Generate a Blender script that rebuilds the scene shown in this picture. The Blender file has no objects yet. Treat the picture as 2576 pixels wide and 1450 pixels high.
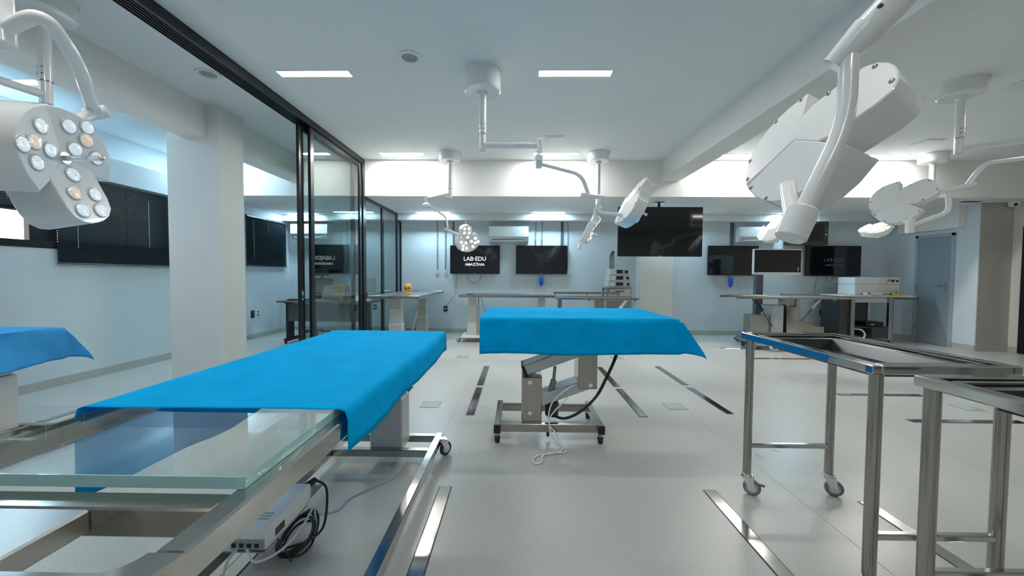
import bpy, bmesh, math, random
from mathutils import Vector, Matrix, noise
random.seed(7)
sc = bpy.context.scene
COL = sc.collection

# ------------------------------------------------------------------ camera
CAM_F, CAM_YAW, CAM_PITCH, CAM_ROLL, CAM_H = 948.28, 0.0144, 0.0338, 0.0060, 1.3083
cd = bpy.data.cameras.new('camera')
cd.sensor_width = 36.0
cd.lens = 36.0 * CAM_F / 2576.0
cd.clip_start = 0.02
cam = bpy.data.objects.new('camera', cd)
COL.objects.link(cam)
fw = Vector((-math.sin(CAM_YAW) * math.cos(CAM_PITCH), math.cos(CAM_YAW) * math.cos(CAM_PITCH), -math.sin(CAM_PITCH)))
rt = Vector((math.cos(CAM_YAW), math.sin(CAM_YAW), 0))
upv = rt.cross(fw)
r2 = rt * math.cos(CAM_ROLL) + upv * math.sin(CAM_ROLL)
u2 = upv * math.cos(CAM_ROLL) - rt * math.sin(CAM_ROLL)
cm = Matrix((r2, u2, -fw)).transposed().to_4x4()
cm.translation = Vector((0, 0, CAM_H))
cam.matrix_world = cm
sc.camera = cam

# ------------------------------------------------------------------ world, exposure
w = bpy.data.worlds.new('sky')
sc.world = w
w.use_nodes = True
bgn = w.node_tree.nodes['Background']
bgn.inputs[0].default_value = (1.0, 0.93, 0.88, 1)
bgn.inputs[1].default_value = 2.2
sc.view_settings.view_transform = 'Standard'
sc.view_settings.look = 'None'
sc.view_settings.gamma = 1.0
sc.view_settings.use_curve_mapping = False
sc.view_settings.exposure = 1.35
LED_MAIN = 26.0      # emission of the main ceiling panels
LED_COOL = 40.0      # emission of the cooler panels in the low ceiling
LED_STEP = 62.0      # the brighter row along the ceiling step
COL_MAIN = (1.0, 0.97, 0.92)
COL_COOL = (0.55, 0.82, 1.0)

# ------------------------------------------------------------------ materials
def mat(name, col=(0.8, 0.8, 0.8), rough=0.5, metal=0.0, emit=None, es=0.0, bump=0.0, bscale=60.0,
        var=0.0, vscale=8.0, spec=0.5, coat=0.0, stretch=None):
    m = bpy.data.materials.new(name)
    m.use_nodes = True
    nt = m.node_tree
    b = nt.nodes['Principled BSDF']
    b.inputs['Base Color'].default_value = (*col, 1)
    b.inputs['Roughness'].default_value = rough
    b.inputs['Metallic'].default_value = metal
    b.inputs['Specular IOR Level'].default_value = spec
    b.inputs['Coat Weight'].default_value = coat
    if emit:
        b.inputs['Emission Color'].default_value = (*emit, 1)
        b.inputs['Emission Strength'].default_value = es
    if var or bump:
        tc = nt.nodes.new('ShaderNodeTexCoord')
        mp = nt.nodes.new('ShaderNodeMapping')
        nt.links.new(tc.outputs['Object'], mp.inputs[0])
        if stretch:
            mp.inputs['Scale'].default_value = stretch
        if var:
            n = nt.nodes.new('ShaderNodeTexNoise')
            n.inputs['Scale'].default_value = vscale
            n.inputs['Detail'].default_value = 5
            nt.links.new(mp.outputs[0], n.inputs['Vector'])
            cr = nt.nodes.new('ShaderNodeMapRange')
            cr.inputs[1].default_value = 0.3
            cr.inputs[2].default_value = 0.7
            cr.inputs[3].default_value = 1 - var
            cr.inputs[4].default_value = 1 + var
            nt.links.new(n.outputs['Fac'], cr.inputs[0])
            mx = nt.nodes.new('ShaderNodeMix')
            mx.data_type = 'RGBA'
            mx.blend_type = 'MULTIPLY'
            mx.inputs[0].default_value = 1
            mx.inputs[6].default_value = (*col, 1)
            nt.links.new(cr.outputs[0], mx.inputs[7])
            nt.links.new(mx.outputs[2], b.inputs['Base Color'])
        if bump:
            n2 = nt.nodes.new('ShaderNodeTexNoise')
            n2.inputs['Scale'].default_value = bscale
            n2.inputs['Detail'].default_value = 4
            nt.links.new(mp.outputs[0], n2.inputs['Vector'])
            bp = nt.nodes.new('ShaderNodeBump')
            bp.inputs['Strength'].default_value = bump
            bp.inputs['Distance'].default_value = 0.01
            nt.links.new(n2.outputs['Fac'], bp.inputs['Height'])
            nt.links.new(bp.outputs[0], b.inputs['Normal'])
    return m

def glass_mat(name, tint=(0.86, 0.93, 0.93), ior=1.5, rough=0.0):
    m = bpy.data.materials.new(name)
    m.use_nodes = True
    nt = m.node_tree
    nt.nodes.remove(nt.nodes['Principled BSDF'])
    o = nt.nodes['Material Output']
    t = nt.nodes.new('ShaderNodeBsdfTransparent')
    t.inputs[0].default_value = (*tint, 1)
    g = nt.nodes.new('ShaderNodeBsdfGlossy')
    g.inputs['Roughness'].default_value = rough
    fr = nt.nodes.new('ShaderNodeFresnel')
    ge = nt.nodes.new('ShaderNodeNewGeometry')
    mr = nt.nodes.new('ShaderNodeMapRange')
    mr.inputs[3].default_value = ior
    mr.inputs[4].default_value = 1.0 / ior
    nt.links.new(ge.outputs['Backfacing'], mr.inputs[0])
    nt.links.new(mr.outputs[0], fr.inputs[0])
    mx = nt.nodes.new('ShaderNodeMixShader')
    nt.links.new(fr.outputs[0], mx.inputs[0])
    nt.links.new(t.outputs[0], mx.inputs[1])
    nt.links.new(g.outputs[0], mx.inputs[2])
    nt.links.new(mx.outputs[0], o.inputs[0])
    return m

def floor_mat():
    m = mat('vinyl_floor', (0.56, 0.57, 0.54), 0.3)
    nt = m.node_tree
    b = nt.nodes['Principled BSDF']
    tc = nt.nodes.new('ShaderNodeTexCoord')
    n1 = nt.nodes.new('ShaderNodeTexNoise'); n1.inputs['Scale'].default_value = 170; n1.inputs['Detail'].default_value = 3
    n2 = nt.nodes.new('ShaderNodeTexNoise'); n2.inputs['Scale'].default_value = 1.3; n2.inputs['Detail'].default_value = 4
    n3 = nt.nodes.new('ShaderNodeTexNoise'); n3.inputs['Scale'].default_value = 45; n3.inputs['Detail'].default_value = 2
    for n in (n1, n2, n3):
        nt.links.new(tc.outputs['Object'], n.inputs['Vector'])
    r1 = nt.nodes.new('ShaderNodeValToRGB')
    r1.color_ramp.elements[0].position = 0.36; r1.color_ramp.elements[0].color = (0.40, 0.415, 0.395, 1)
    r1.color_ramp.elements[1].position = 0.58; r1.color_ramp.elements[1].color = (0.545, 0.55, 0.515, 1)
    nt.links.new(n1.outputs['Fac'], r1.inputs[0])
    r2_ = nt.nodes.new('ShaderNodeMapRange')
    r2_.inputs[3].default_value = 0.90; r2_.inputs[4].default_value = 1.10
    nt.links.new(n2.outputs['Fac'], r2_.inputs[0])
    mx = nt.nodes.new('ShaderNodeMix'); mx.data_type = 'RGBA'; mx.blend_type = 'MULTIPLY'; mx.inputs[0].default_value = 1
    nt.links.new(r1.outputs[0], mx.inputs[6]); nt.links.new(r2_.outputs[0], mx.inputs[7])
    nt.links.new(mx.outputs[2], b.inputs['Base Color'])
    rr = nt.nodes.new('ShaderNodeMapRange'); rr.inputs[3].default_value = 0.22; rr.inputs[4].default_value = 0.42
    nt.links.new(n2.outputs['Fac'], rr.inputs[0]); nt.links.new(rr.outputs[0], b.inputs['Roughness'])
    bp = nt.nodes.new('ShaderNodeBump'); bp.inputs['Strength'].default_value = 0.05; bp.inputs['Distance'].default_value = 0.004
    nt.links.new(n3.outputs['Fac'], bp.inputs['Height']); nt.links.new(bp.outputs[0], b.inputs['Normal'])
    return m

def drape_mat(name, col):
    m = mat(name, col, 0.75, bump=0.3, bscale=6, var=0.07, vscale=7, spec=0.04)
    nt = m.node_tree
    b = nt.nodes['Principled BSDF']
    o = nt.nodes['Material Output']
    tr = nt.nodes.new('ShaderNodeBsdfTranslucent')
    tr.inputs[0].default_value = (*col, 1)
    # pressed fold lines of the unfolded sheet
    tc = nt.nodes.new('ShaderNodeTexCoord'); sp = nt.nodes.new('ShaderNodeSeparateXYZ')
    nt.links.new(tc.outputs['Object'], sp.inputs[0])
    hs = []
    for ax, per in (('X', 0.21), ('Y', 0.165)):
        pp = nt.nodes.new('ShaderNodeMath'); pp.operation = 'PINGPONG'; pp.inputs[1].default_value = per
        nt.links.new(sp.outputs[ax], pp.inputs[0])
        mr = nt.nodes.new('ShaderNodeMapRange'); mr.interpolation_type = 'SMOOTHSTEP'
        mr.inputs[1].default_value = 0.0; mr.inputs[2].default_value = 0.007; mr.inputs[3].default_value = 1.0; mr.inputs[4].default_value = 0.0
        nt.links.new(pp.outputs[0], mr.inputs[0]); hs.append(mr)
    ad = nt.nodes.new('ShaderNodeMath'); ad.operation = 'MAXIMUM'
    nt.links.new(hs[0].outputs[0], ad.inputs[0]); nt.links.new(hs[1].outputs[0], ad.inputs[1])
    b2 = nt.nodes.new('ShaderNodeBump'); b2.inputs['Strength'].default_value = 0.35; b2.inputs['Distance'].default_value = 0.004
    nt.links.new(ad.outputs[0], b2.inputs['Height'])
    old = b.inputs['Normal'].links[0].from_socket
    nt.links.new(old, b2.inputs['Normal']); nt.links.new(b2.outputs[0], b.inputs['Normal'])
    mx = nt.nodes.new('ShaderNodeMixShader')
    mx.inputs[0].default_value = 0.25
    nt.links.new(b.outputs[0], mx.inputs[1]); nt.links.new(tr.outputs[0], mx.inputs[2])
    nt.links.new(mx.outputs[0], o.inputs[0])
    return m

M = {}
M['wall'] = mat('wall_paint', (0.655, 0.725, 0.765), 0.6, var=0.02, vscale=2)
M['wall_white'] = mat('white_paint', (0.85, 0.855, 0.84), 0.6, var=0.015, vscale=2)
M['ceil'] = mat('ceiling_paint', (0.76, 0.81, 0.825), 0.7, var=0.015, vscale=1.5)
M['beam'] = mat('beam_paint', (0.77, 0.785, 0.775), 0.65, var=0.015, vscale=2)
M['cream'] = mat('cream_paint', (0.74, 0.72, 0.66), 0.6, var=0.02, vscale=2)
M['cream_shaded'] = mat('shaded_cream_paint', (0.46, 0.45, 0.41), 0.6, var=0.02, vscale=2)  # cream wall colour darkened, the shade on the return face is painted in
M['pillar'] = mat('column_paint', (0.72, 0.725, 0.71), 0.6, var=0.02, vscale=2)
M['skirt'] = mat('grey_skirting', (0.46, 0.47, 0.45), 0.5, var=0.06, vscale=30)
M['floor'] = floor_mat()
M['seam'] = mat('seam', (0.38, 0.36, 0.30), 0.6)
M['steel'] = mat('stainless_steel', (0.42, 0.395, 0.36), 0.2, 1.0, bump=0.02, bscale=30)
M['steel_bright'] = mat('polished_steel', (0.58, 0.565, 0.54), 0.1, 1.0, bump=0.015, bscale=12)
M['steel_brushed'] = mat('brushed_steel', (0.46, 0.455, 0.44), 0.33, 1.0, bump=0.03, bscale=40, stretch=(1, 12, 12))
M['steel_grey'] = mat('grey_metal_cover', (0.52, 0.55, 0.57), 0.35, 0.7)
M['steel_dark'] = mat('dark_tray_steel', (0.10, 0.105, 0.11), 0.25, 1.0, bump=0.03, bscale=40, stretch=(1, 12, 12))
M['chrome'] = mat('chrome', (0.85, 0.85, 0.85), 0.06, 1.0)
M['black'] = mat('black_plastic', (0.012, 0.013, 0.014), 0.4)
M['black_gloss'] = mat('black_screen', (0.006, 0.007, 0.008), 0.06, spec=0.6)
M['black_alu'] = mat('black_anodised', (0.014, 0.017, 0.019), 0.28, 0.3)
M['dark_blind'] = mat('dark_blind', (0.055, 0.085, 0.10), 0.3, 0.4)
M['rubber'] = mat('rubber', (0.045, 0.047, 0.05), 0.6)
M['rubber_grey'] = mat('grey_rubber', (0.20, 0.21, 0.22), 0.55)
M['lamp'] = mat('white_lamp_enamel', (0.80, 0.82, 0.82), 0.22, coat=0.4)
M['lamp_edge'] = mat('white_lamp_plastic', (0.70, 0.72, 0.72), 0.35)
M['white'] = mat('white_plastic', (0.78, 0.80, 0.80), 0.35)
M['offwhite'] = mat('offwhite_plastic', (0.70, 0.69, 0.62), 0.4)
M['grey'] = mat('grey_plastic', (0.32, 0.34, 0.35), 0.45)
M['lightgrey'] = mat('light_grey_plastic', (0.56, 0.59, 0.60), 0.4)
M['darkgrey'] = mat('dark_grey_plastic', (0.055, 0.06, 0.065), 0.45)
M['leg_grey'] = mat('grey_painted_column', (0.58, 0.59, 0.58), 0.35, 0.15)
M['conduit'] = mat('grey_conduit', (0.33, 0.36, 0.38), 0.45, 0.3)
M['conduit_dark'] = mat('dark_trunking', (0.10, 0.115, 0.13), 0.45)
M['drape'] = drape_mat('blue_nonwoven', (0.0, 0.48, 0.92))
M['drape_pale'] = drape_mat('pale_blue_nonwoven', (0.07, 0.42, 0.84))
M['blue_film'] = mat('blue_film', (0.0, 0.13, 0.36), 0.3)
M['blue'] = mat('blue_plastic', (0.01, 0.09, 0.62), 0.35)
M['yellow'] = mat('yellow_plastic', (0.80, 0.50, 0.02), 0.4)
M['bone'] = mat('yellowed_bone', (0.62, 0.36, 0.10), 0.55, bump=0.3, bscale=40, var=0.25, vscale=25)
M['bone_dark'] = mat('dark_socket', (0.10, 0.04, 0.01), 0.7)
M['wood'] = mat('dark_desk_wood', (0.14, 0.085, 0.07), 0.4, var=0.2, vscale=6, stretch=(1, 14, 14))
M['wood_box'] = mat('brown_case', (0.22, 0.16, 0.10), 0.5, var=0.15, vscale=8)
M['door'] = mat('blue_grey_door', (0.27, 0.335, 0.38), 0.45)
M['doorframe'] = mat('grey_frame', (0.40, 0.44, 0.46), 0.4)
M['glass'] = glass_mat('partition_glass', (0.90, 0.955, 0.95))
M['glass_win'] = glass_mat('window_glass', (0.93, 0.96, 0.96))
M['glass_top'] = glass_mat('table_glass', (0.93, 0.965, 0.955), 1.62)
M['glass_edge'] = mat('green_glass_edge', (0.36, 0.60, 0.62), 0.12, bump=0.25, bscale=30, spec=0.9)
M['glass_lid'] = mat('floor_glass', (0.40, 0.47, 0.44), 0.12, spec=0.8)
M['led'] = mat('led_panel', (0.9, 0.9, 0.9), 0.5, emit=COL_MAIN, es=LED_MAIN)
M['led_step'] = mat('led_panel_step', (0.9, 0.9, 0.9), 0.5, emit=COL_MAIN, es=LED_STEP)
M['led_cool'] = mat('led_panel_cool', (0.9, 0.9, 0.9), 0.5, emit=COL_COOL, es=LED_COOL)
M['lens'] = mat('cool_led_lens', (0.62, 0.68, 0.72), 0.12, emit=(0.80, 0.92, 1.0), es=0.17, bump=0.9, bscale=70, coat=1.0)
M['lens_warm'] = mat('warm_led_lens', (0.66, 0.55, 0.47), 0.12, emit=(1.0, 0.78, 0.60), es=0.13, bump=0.9, bscale=70, coat=1.0)
M['lens_lit'] = mat('lit_led_lens', (0.7, 0.7, 0.68), 0.2, emit=(1.0, 0.97, 0.9), es=1.1)
M['lens_rim'] = mat('clear_lens_rim', (0.60, 0.66, 0.68), 0.15, coat=0.6)
M['text_lit'] = mat('screen_text', (0.5, 0.5, 0.5), 0.5, emit=(0.86, 0.93, 1.0), es=0.4)
M['text_dim'] = mat('dim_screen_text', (0.01, 0.01, 0.01), 0.5, emit=(0.25, 0.45, 0.6), es=0.035)
M['red'] = mat('red_indicator', (0.5, 0.03, 0.02), 0.4, emit=(1, 0.1, 0.05), es=0.6)
M['lcd'] = mat('lcd', (0.02, 0.03, 0.04), 0.15)
M['mesh'] = mat('chair_mesh', (0.10, 0.11, 0.115), 0.7)
M['hatch'] = mat('hatch_white', (0.72, 0.755, 0.76), 0.5)

# ------------------------------------------------------------------ mesh builder
OFF = {}

class MB:
    def __init__(s):
        s.v = []; s.f = []; s.mi = []
        s.cur = 0
    def add(s, vs, fs):
        o = len(s.v)
        s.v += [Vector(a) for a in vs]
        s.f += [tuple(i + o for i in f) for f in fs]
        s.mi += [s.cur] * len(fs)
        return s
    def from_bm(s, bm):
        bm.verts.ensure_lookup_table(); bm.verts.index_update()
        s.add([v.co.copy() for v in bm.verts], [tuple(v.index for v in f.verts) for f in bm.faces])
        bm.free()
        return s
    def obox(s, c, sx, sy, sz, mx=None, b=0.0):
        bm = bmesh.new()
        bmesh.ops.create_cube(bm, size=1.0)
        bmesh.ops.scale(bm, vec=(sx, sy, sz), verts=bm.verts)
        if b > 0:
            bmesh.ops.bevel(bm, geom=list(bm.edges), offset=b, segments=2 if b > 0.012 else 1, affect='EDGES', profile=0.6)
        m4 = (mx.to_4x4() if mx else Matrix.Identity(4))
        m4 = Matrix.Translation(Vector(c)) @ m4
        bmesh.ops.transform(bm, matrix=m4, verts=bm.verts)
        return s.from_bm(bm)
    def box(s, x0, x1, y0, y1, z0, z1, b=0.0):
        return s.obox(((x0 + x1) / 2, (y0 + y1) / 2, (z0 + z1) / 2), abs(x1 - x0), abs(y1 - y0), abs(z1 - z0), None, b)
    def bar(s, p0, p1, wd, ht, b=0.0, up=(0, 0, 1)):
        p0 = Vector(p0); p1 = Vector(p1)
        d = (p1 - p0); L = d.length; d.normalize()
        up = Vector(up)
        sd = d.cross(up)
        if sd.length < 1e-4:
            sd = d.cross(Vector((0, 1, 0)))
        sd.normalize(); u = sd.cross(d)
        return s.obox((p0 + p1) / 2, L, wd, ht, Matrix((d, sd, u)).transposed(), b)
    def cyl(s, p0, p1, r, r1=None, n=16, bev=0.0):
        p0 = Vector(p0); p1 = Vector(p1)
        if r1 is None: r1 = r
        d = p1 - p0; L = d.length; d.normalize()
        if bev > 0:
            return s.lathe([(0, 0), (max(r - bev, 1e-4), 0), (r, bev), (r1, L - bev), (max(r1 - bev, 1e-4), L), (0, L)], p0, d, n)
        return s.lathe([(0, 0), (r, 0), (r1, L), (0, L)], p0, d, n)
    def lathe(s, prof, p0=(0, 0, 0), ax=(0, 0, 1), n=16):
        p0 = Vector(p0); ax = Vector(ax).normalized()
        a = ax.orthogonal().normalized(); bq = ax.cross(a)
        vs = []; rings = []
        for (r, h) in prof:
            if r < 1e-6:
                rings.append([len(vs)]); vs.append(p0 + ax * h)
            else:
                rg = []
                for k in range(n):
                    t = 2 * math.pi * k / n
                    rg.append(len(vs)); vs.append(p0 + ax * h + (a * math.cos(t) + bq * math.sin(t)) * r)
                rings.append(rg)
        fs = []
        for i in range(len(rings) - 1):
            A, B = rings[i], rings[i + 1]
            for k in range(n):
                k2 = (k + 1) % n
                if len(A) == 1 and len(B) == 1: continue
                if len(A) == 1: fs.append((A[0], B[k2], B[k]))
                elif len(B) == 1: fs.append((A[k], A[k2], B[0]))
                else: fs.append((A[k], A[k2], B[k2], B[k]))
        return s.add(vs, fs)
    def tube(s, pts, r, n=10, closed=False, cap=True, r_end=None):
        pts = [Vector(p) for p in pts]
        N = len(pts)
        tang = []
        for i in range(N):
            if closed: t = pts[(i + 1) % N] - pts[i - 1]
            elif i == 0: t = pts[1] - pts[0]
            elif i == N - 1: t = pts[-1] - pts[-2]
            else: t = (pts[i + 1] - pts[i]).normalized() + (pts[i] - pts[i - 1]).normalized()
            tang.append(t.normalized())
        a = tang[0].orthogonal().normalized()
        vs = []; fs = []
        for i in range(N):
            t = tang[i]
            a = (a - t * a.dot(t)).normalized()
            bq = t.cross(a)
            rr = r if r_end is None else r + (r_end - r) * i / (N - 1)
            for k in range(n):
                th = 2 * math.pi * k / n
                vs.append(pts[i] + (a * math.cos(th) + bq * math.sin(th)) * rr)
        for i in range(N if closed else N - 1):
            j = (i + 1) % N
            for k in range(n):
                k2 = (k + 1) % n
                fs.append((i * n + k, i * n + k2, j * n + k2, j * n + k))
        if cap and not closed:
            fs.append(tuple(range(n - 1, -1, -1)))
            fs.append(tuple((N - 1) * n + k for k in range(n)))
        return s.add(vs, fs)
    def sphere(s, c, r, n=16, m=10, sc3=(1, 1, 1)):
        c = Vector(c)
        base = len(s.v)
        prof = [(max(0, r * math.sin(math.pi * i / m)) if 0 < i < m else 0, -r * math.cos(math.pi * i / m)) for i in range(m + 1)]
        s.lathe(prof, (0, 0, 0), (0, 0, 1), n)
        for i in range(base, len(s.v)):
            q = s.v[i]
            s.v[i] = c + Vector((q.x * sc3[0], q.y * sc3[1], q.z * sc3[2]))
        return s
    def prism(s, poly, z0, z1, mx=None, bev=0.0):
        """poly in local xy (counter-clockwise), chamfered top and bottom, placed by matrix mx"""
        mx = mx or Matrix.Identity(4)
        n = len(poly)
        def inset(d):
            out = []
            for i in range(n):
                p = Vector((*poly[i], 0)); a = Vector((*poly[i - 1], 0)); c = Vector((*poly[(i + 1) % n], 0))
                e1 = (p - a).normalized(); e2 = (c - p).normalized()
                n1 = Vector((-e1.y, e1.x, 0)); n2 = Vector((-e2.y, e2.x, 0))
                bs = (n1 + n2)
                if bs.length < 1e-6: bs = n1
                bs.normalize()
                k = d / max(0.4, bs.dot(n1))
                out.append(p + bs * k)
            return out
        if bev > 0:
            lv = [(inset(bev), z0), (inset(0), z0 + bev), (inset(0), z1 - bev), (inset(bev), z1)]
        else:
            lv = [(inset(0), z0), (inset(0), z1)]
        vs = []
        for ring, z in lv:
            vs += [mx @ Vector((p.x, p.y, z)) for p in ring]
        fs = [tuple(range(n - 1, -1, -1))]
        for L in range(len(lv) - 1):
            for k in range(n):
                k2 = (k + 1) % n
                fs.append((L * n + k, L * n + k2, (L + 1) * n + k2, (L + 1) * n + k))
        fs.append(tuple((len(lv) - 1) * n + k for k in range(n)))
        return s.add(vs, fs)
    def build(s, name, m, parent=None, angle=35, recalc=True, extra=None, local=False):
        off = Vector((0, 0, 0))
        if parent is not None and not local:
            off = OFF[parent.name]
        me = bpy.data.meshes.new(name)
        me.from_pydata([tuple(q - off) for q in s.v], [], s.f)
        if recalc:
            bm = bmesh.new(); bm.from_mesh(me)
            bmesh.ops.recalc_face_normals(bm, faces=bm.faces)
            bm.to_mesh(me); bm.free()
        me.materials.append(M[m] if isinstance(m, str) else m)
        for e in (extra or []):
            me.materials.append(M[e])
        if extra:
            for p, i in zip(me.polygons, s.mi): p.material_index = i
        if angle:
            for p in me.polygons: p.use_smooth = True
            me.set_sharp_from_angle(angle=math.radians(angle))
        o = bpy.data.objects.new(name, me)
        COL.objects.link(o)
        if parent is not None:
            o.parent = parent
        OFF[o.name] = off
        return o

def tag(o, label=None, cat=None, group=None, kind=None):
    if label: o['label'] = label
    if cat: o['category'] = cat
    if group: o['group'] = group
    if kind: o['kind'] = kind
    return o
def thing(name, label, cat, loc, group=None):
    o = bpy.data.objects.new(name, None)
    o.empty_display_size = 0.1
    COL.objects.link(o)
    o.location = loc
    OFF[o.name] = Vector(loc)
    return tag(o, label, cat, group)
def struct(name, mb, m, parent=None, **k):
    o = mb.build(name, m, parent, **k)
    if parent is None: o['kind'] = 'structure'
    return o
def fillet(pts, r, n=6):
    pts = [Vector(p) for p in pts]
    out = [pts[0]]
    for i in range(1, len(pts) - 1):
        a = (pts[i - 1] - pts[i]); c = (pts[i + 1] - pts[i])
        d = min(r, a.length * 0.48, c.length * 0.48)
        p0 = pts[i] + a.normalized() * d; p1 = pts[i] + c.normalized() * d
        for k in range(n + 1):
            t = k / n
            out.append(p0 * (1 - t) ** 2 + pts[i] * 2 * t * (1 - t) + p1 * t * t)
    out.append(pts[-1])
    return out
def smooth_path(pts, n=8):
    """Catmull-Rom through points"""
    p = [Vector(q) for q in pts]
    p = [p[0] * 2 - p[1]] + p + [p[-1] * 2 - p[-2]]
    out = []
    for i in range(1, len(p) - 2):
        for k in range(n):
            t = k / n
            out.append(0.5 * ((2 * p[i]) + (-p[i - 1] + p[i + 1]) * t + (2 * p[i - 1] - 5 * p[i] + 4 * p[i + 1] - p[i + 2]) * t * t
                              + (-p[i - 1] + 3 * p[i] - 3 * p[i + 1] + p[i + 2]) * t ** 3))
    out.append(p[-2])
    return out
def inst(src, parent, name, basis):
    o = bpy.data.objects.new(name, src)
    COL.objects.link(o)
    o.parent = parent
    o.matrix_basis = basis
    OFF[o.name] = OFF[parent.name]
    return o

# ================================================================== ROOM SHELL
H = 3.249           # main ceiling
HS = 2.642          # low ceiling at the back
YB = 6.416          # front of the low ceiling
YW = 8.45           # back wall
YWL = 8.70          # back wall of the side room
XL = -5.29; XLU = -5.70
XR = 8.19; XRN = 8.76; YSTEP = 6.835
YF = -3.2

flo = struct('floor', MB().box(-6.0, 9.4, YF - 0.2, 9.0, -0.12, 0.0), 'floor')
struct('ceiling', MB().box(-6.0, 9.4, YF - 0.2, YB + 0.02, H, H + 0.12), 'ceil')
struct('ceiling_low', MB().box(-6.0, 9.4, YB, 9.0, HS, H + 0.12), 'wall_white')
struct('wall_back', MB().box(-2.6, 9.4, YW, YW + 0.5, 0, HS), 'wall')
struct('wall_back_office', MB().box(-6.0, -2.6, YWL, YWL + 0.25, 0, HS), 'wall')
struct('beam_back', MB().box(-2.6, XR, 8.18, YW, 2.50, HS).box(-6.0, -2.6, 8.42, YWL, 2.50, HS), 'beam')
struct('wall_front', MB().box(-6.0, 9.4, YF - 0.2, YF, 0, H), 'wall')
# left wall with a window band
lw = MB()
lw.box(XL - 0.16, XL, YF, YWL, 0, 1.58)
lw.box(XL - 0.16, XL, YF, YWL, 2.46, 2.80)
lw.box(XL - 0.16, XL, YF, 2.30, 1.58, 2.46)
lw.box(XL - 0.16, XL, 5.74, YWL, 1.58, 2.46)
struct('wall_left', lw, 'wall')
struct('wall_left_upper', MB().box(XLU - 0.12, XLU, YF, YB, 2.78, H).box(XLU - 0.12, XL - 0.16, YF, YWL, 2.68, 2.78), 'wall')
# right walls
struct('wall_right', MB().box(XR, XR + 0.5, YSTEP, YW, 0, HS), 'wall')
struct('wall_right_return', MB().box(XR + 0.002, XRN, YSTEP - 0.012, YSTEP, 0, HS), 'cream_shaded')
struct('wall_right_near', MB().box(XRN, XRN + 0.3, YF, YSTEP + 0.3, 0, H), 'cream')
struct('beam_right', MB().box(XR - 0.10, XR, 7.07, 8.18, 2.235, HS), 'wall_white')
# beams under the ceiling
struct('beam_centre', MB().box(2.385, 2.70, YF, YB, 2.905, H), 'beam')
struct('beam_left', MB().box(-3.89, -3.60, YF, 4.36, 2.88, H).box(-3.89, -3.60, 4.70, YB, 2.88, H), 'beam')
struct('column_left', MB().box(-4.06, -3.45, 4.345, 4.73, 0, H), 'pillar')
struct('column_back', MB().box(2.63, 3.36, 8.20, YW, 0, HS), 'cream')
# skirting
bs = MB().box(-2.5, 2.63, YW - 0.014, YW, 0, 0.10).box(3.36, XR, YW - 0.014, YW, 0, 0.10)
struct('baseboard_back', bs, 'skirt')
struct('baseboard_office', MB().box(XL, -2.66, YWL - 0.014, YWL, 0, 0.10), 'skirt')
struct('baseboard_left', MB().box(XL, XL + 0.014, YF, YWL, 0, 0.10), 'skirt')
struct('baseboard_right', MB().box(XR - 0.014, XR, 7.90, YW, 0, 0.10).box(XR - 0.014, XR, YSTEP, 7.18, 0, 0.10)
       .box(XR - 0.014, XRN, YSTEP - 0.026, YSTEP - 0.012, 0, 0.10).box(XRN - 0.014, XRN, 6.665, YSTEP - 0.012, 0, 0.10), 'skirt')

# floor seams, steel channels, glass lids set into the floor
for (x0, x1, y0, y1) in ((-0.60, -0.596, -1.0, 6.4), (1.66, 1.664, -1.0, 6.4), (3.2, 3.204, -1, 6.4), (-2.2, -2.196, -1, 6.4)):
    MB().box(x0, x1, y0, y1, 0.0, 0.0006).build('seam', 'seam', flo, angle=None)
def channel(x0, x1, y0, y1):
    MB().box(x0 - 0.006, x1 + 0.006, y0 - 0.006, y1 + 0.006, 0, 0.0012).build('channel_edge', 'darkgrey', flo, angle=None)
    MB().box(x0, x1, y0, y1, 0.0008, 0.004, 0.001).build('channel_cover', 'steel_bright', flo, angle=None)
for xc in (-1.24, -0.435, 1.18, 2.03):
    for (a, b_) in ((0.2, 1.2), (1.26, 2.275), (3.475, 4.335), (4.425, 5.37)):
        if xc == -1.24 and a > 3.6: continue
        if a == 1.26 and xc == 2.03: b_ = 2.18
        channel(xc - 0.034, xc + 0.034, a + (0.1 if xc > 2 and a > 3 else 0.0), b_ + (0.08 if xc > 2 and a > 3 else 0.0))
for (x0, x1, y) in ((3.58, 4.50, 4.215), (3.59, 4.60, 3.452), (3.72, 4.60, 6.885), (3.74, 4.68, 6.045)):
    channel(x0, x1, y - 0.034, y + 0.034)
channel(-4.20, -4.13, 3.2, 3.9)
for (x, y) in ((-0.865, 3.75), (1.59, 3.77), (4.54, 3.83), (-0.865, 6.0), (1.59, 6.0)):
    MB().box(x - 0.098, x + 0.098, y - 0.098, y + 0.098, 0, 0.0015).build('floor_lid_frame', 'grey', flo, angle=None)
    MB().box(x - 0.09, x + 0.09, y - 0.09, y + 0.09, 0.001, 0.004, 0.001).build('floor_lid', 'glass_lid', flo, angle=None)

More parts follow.
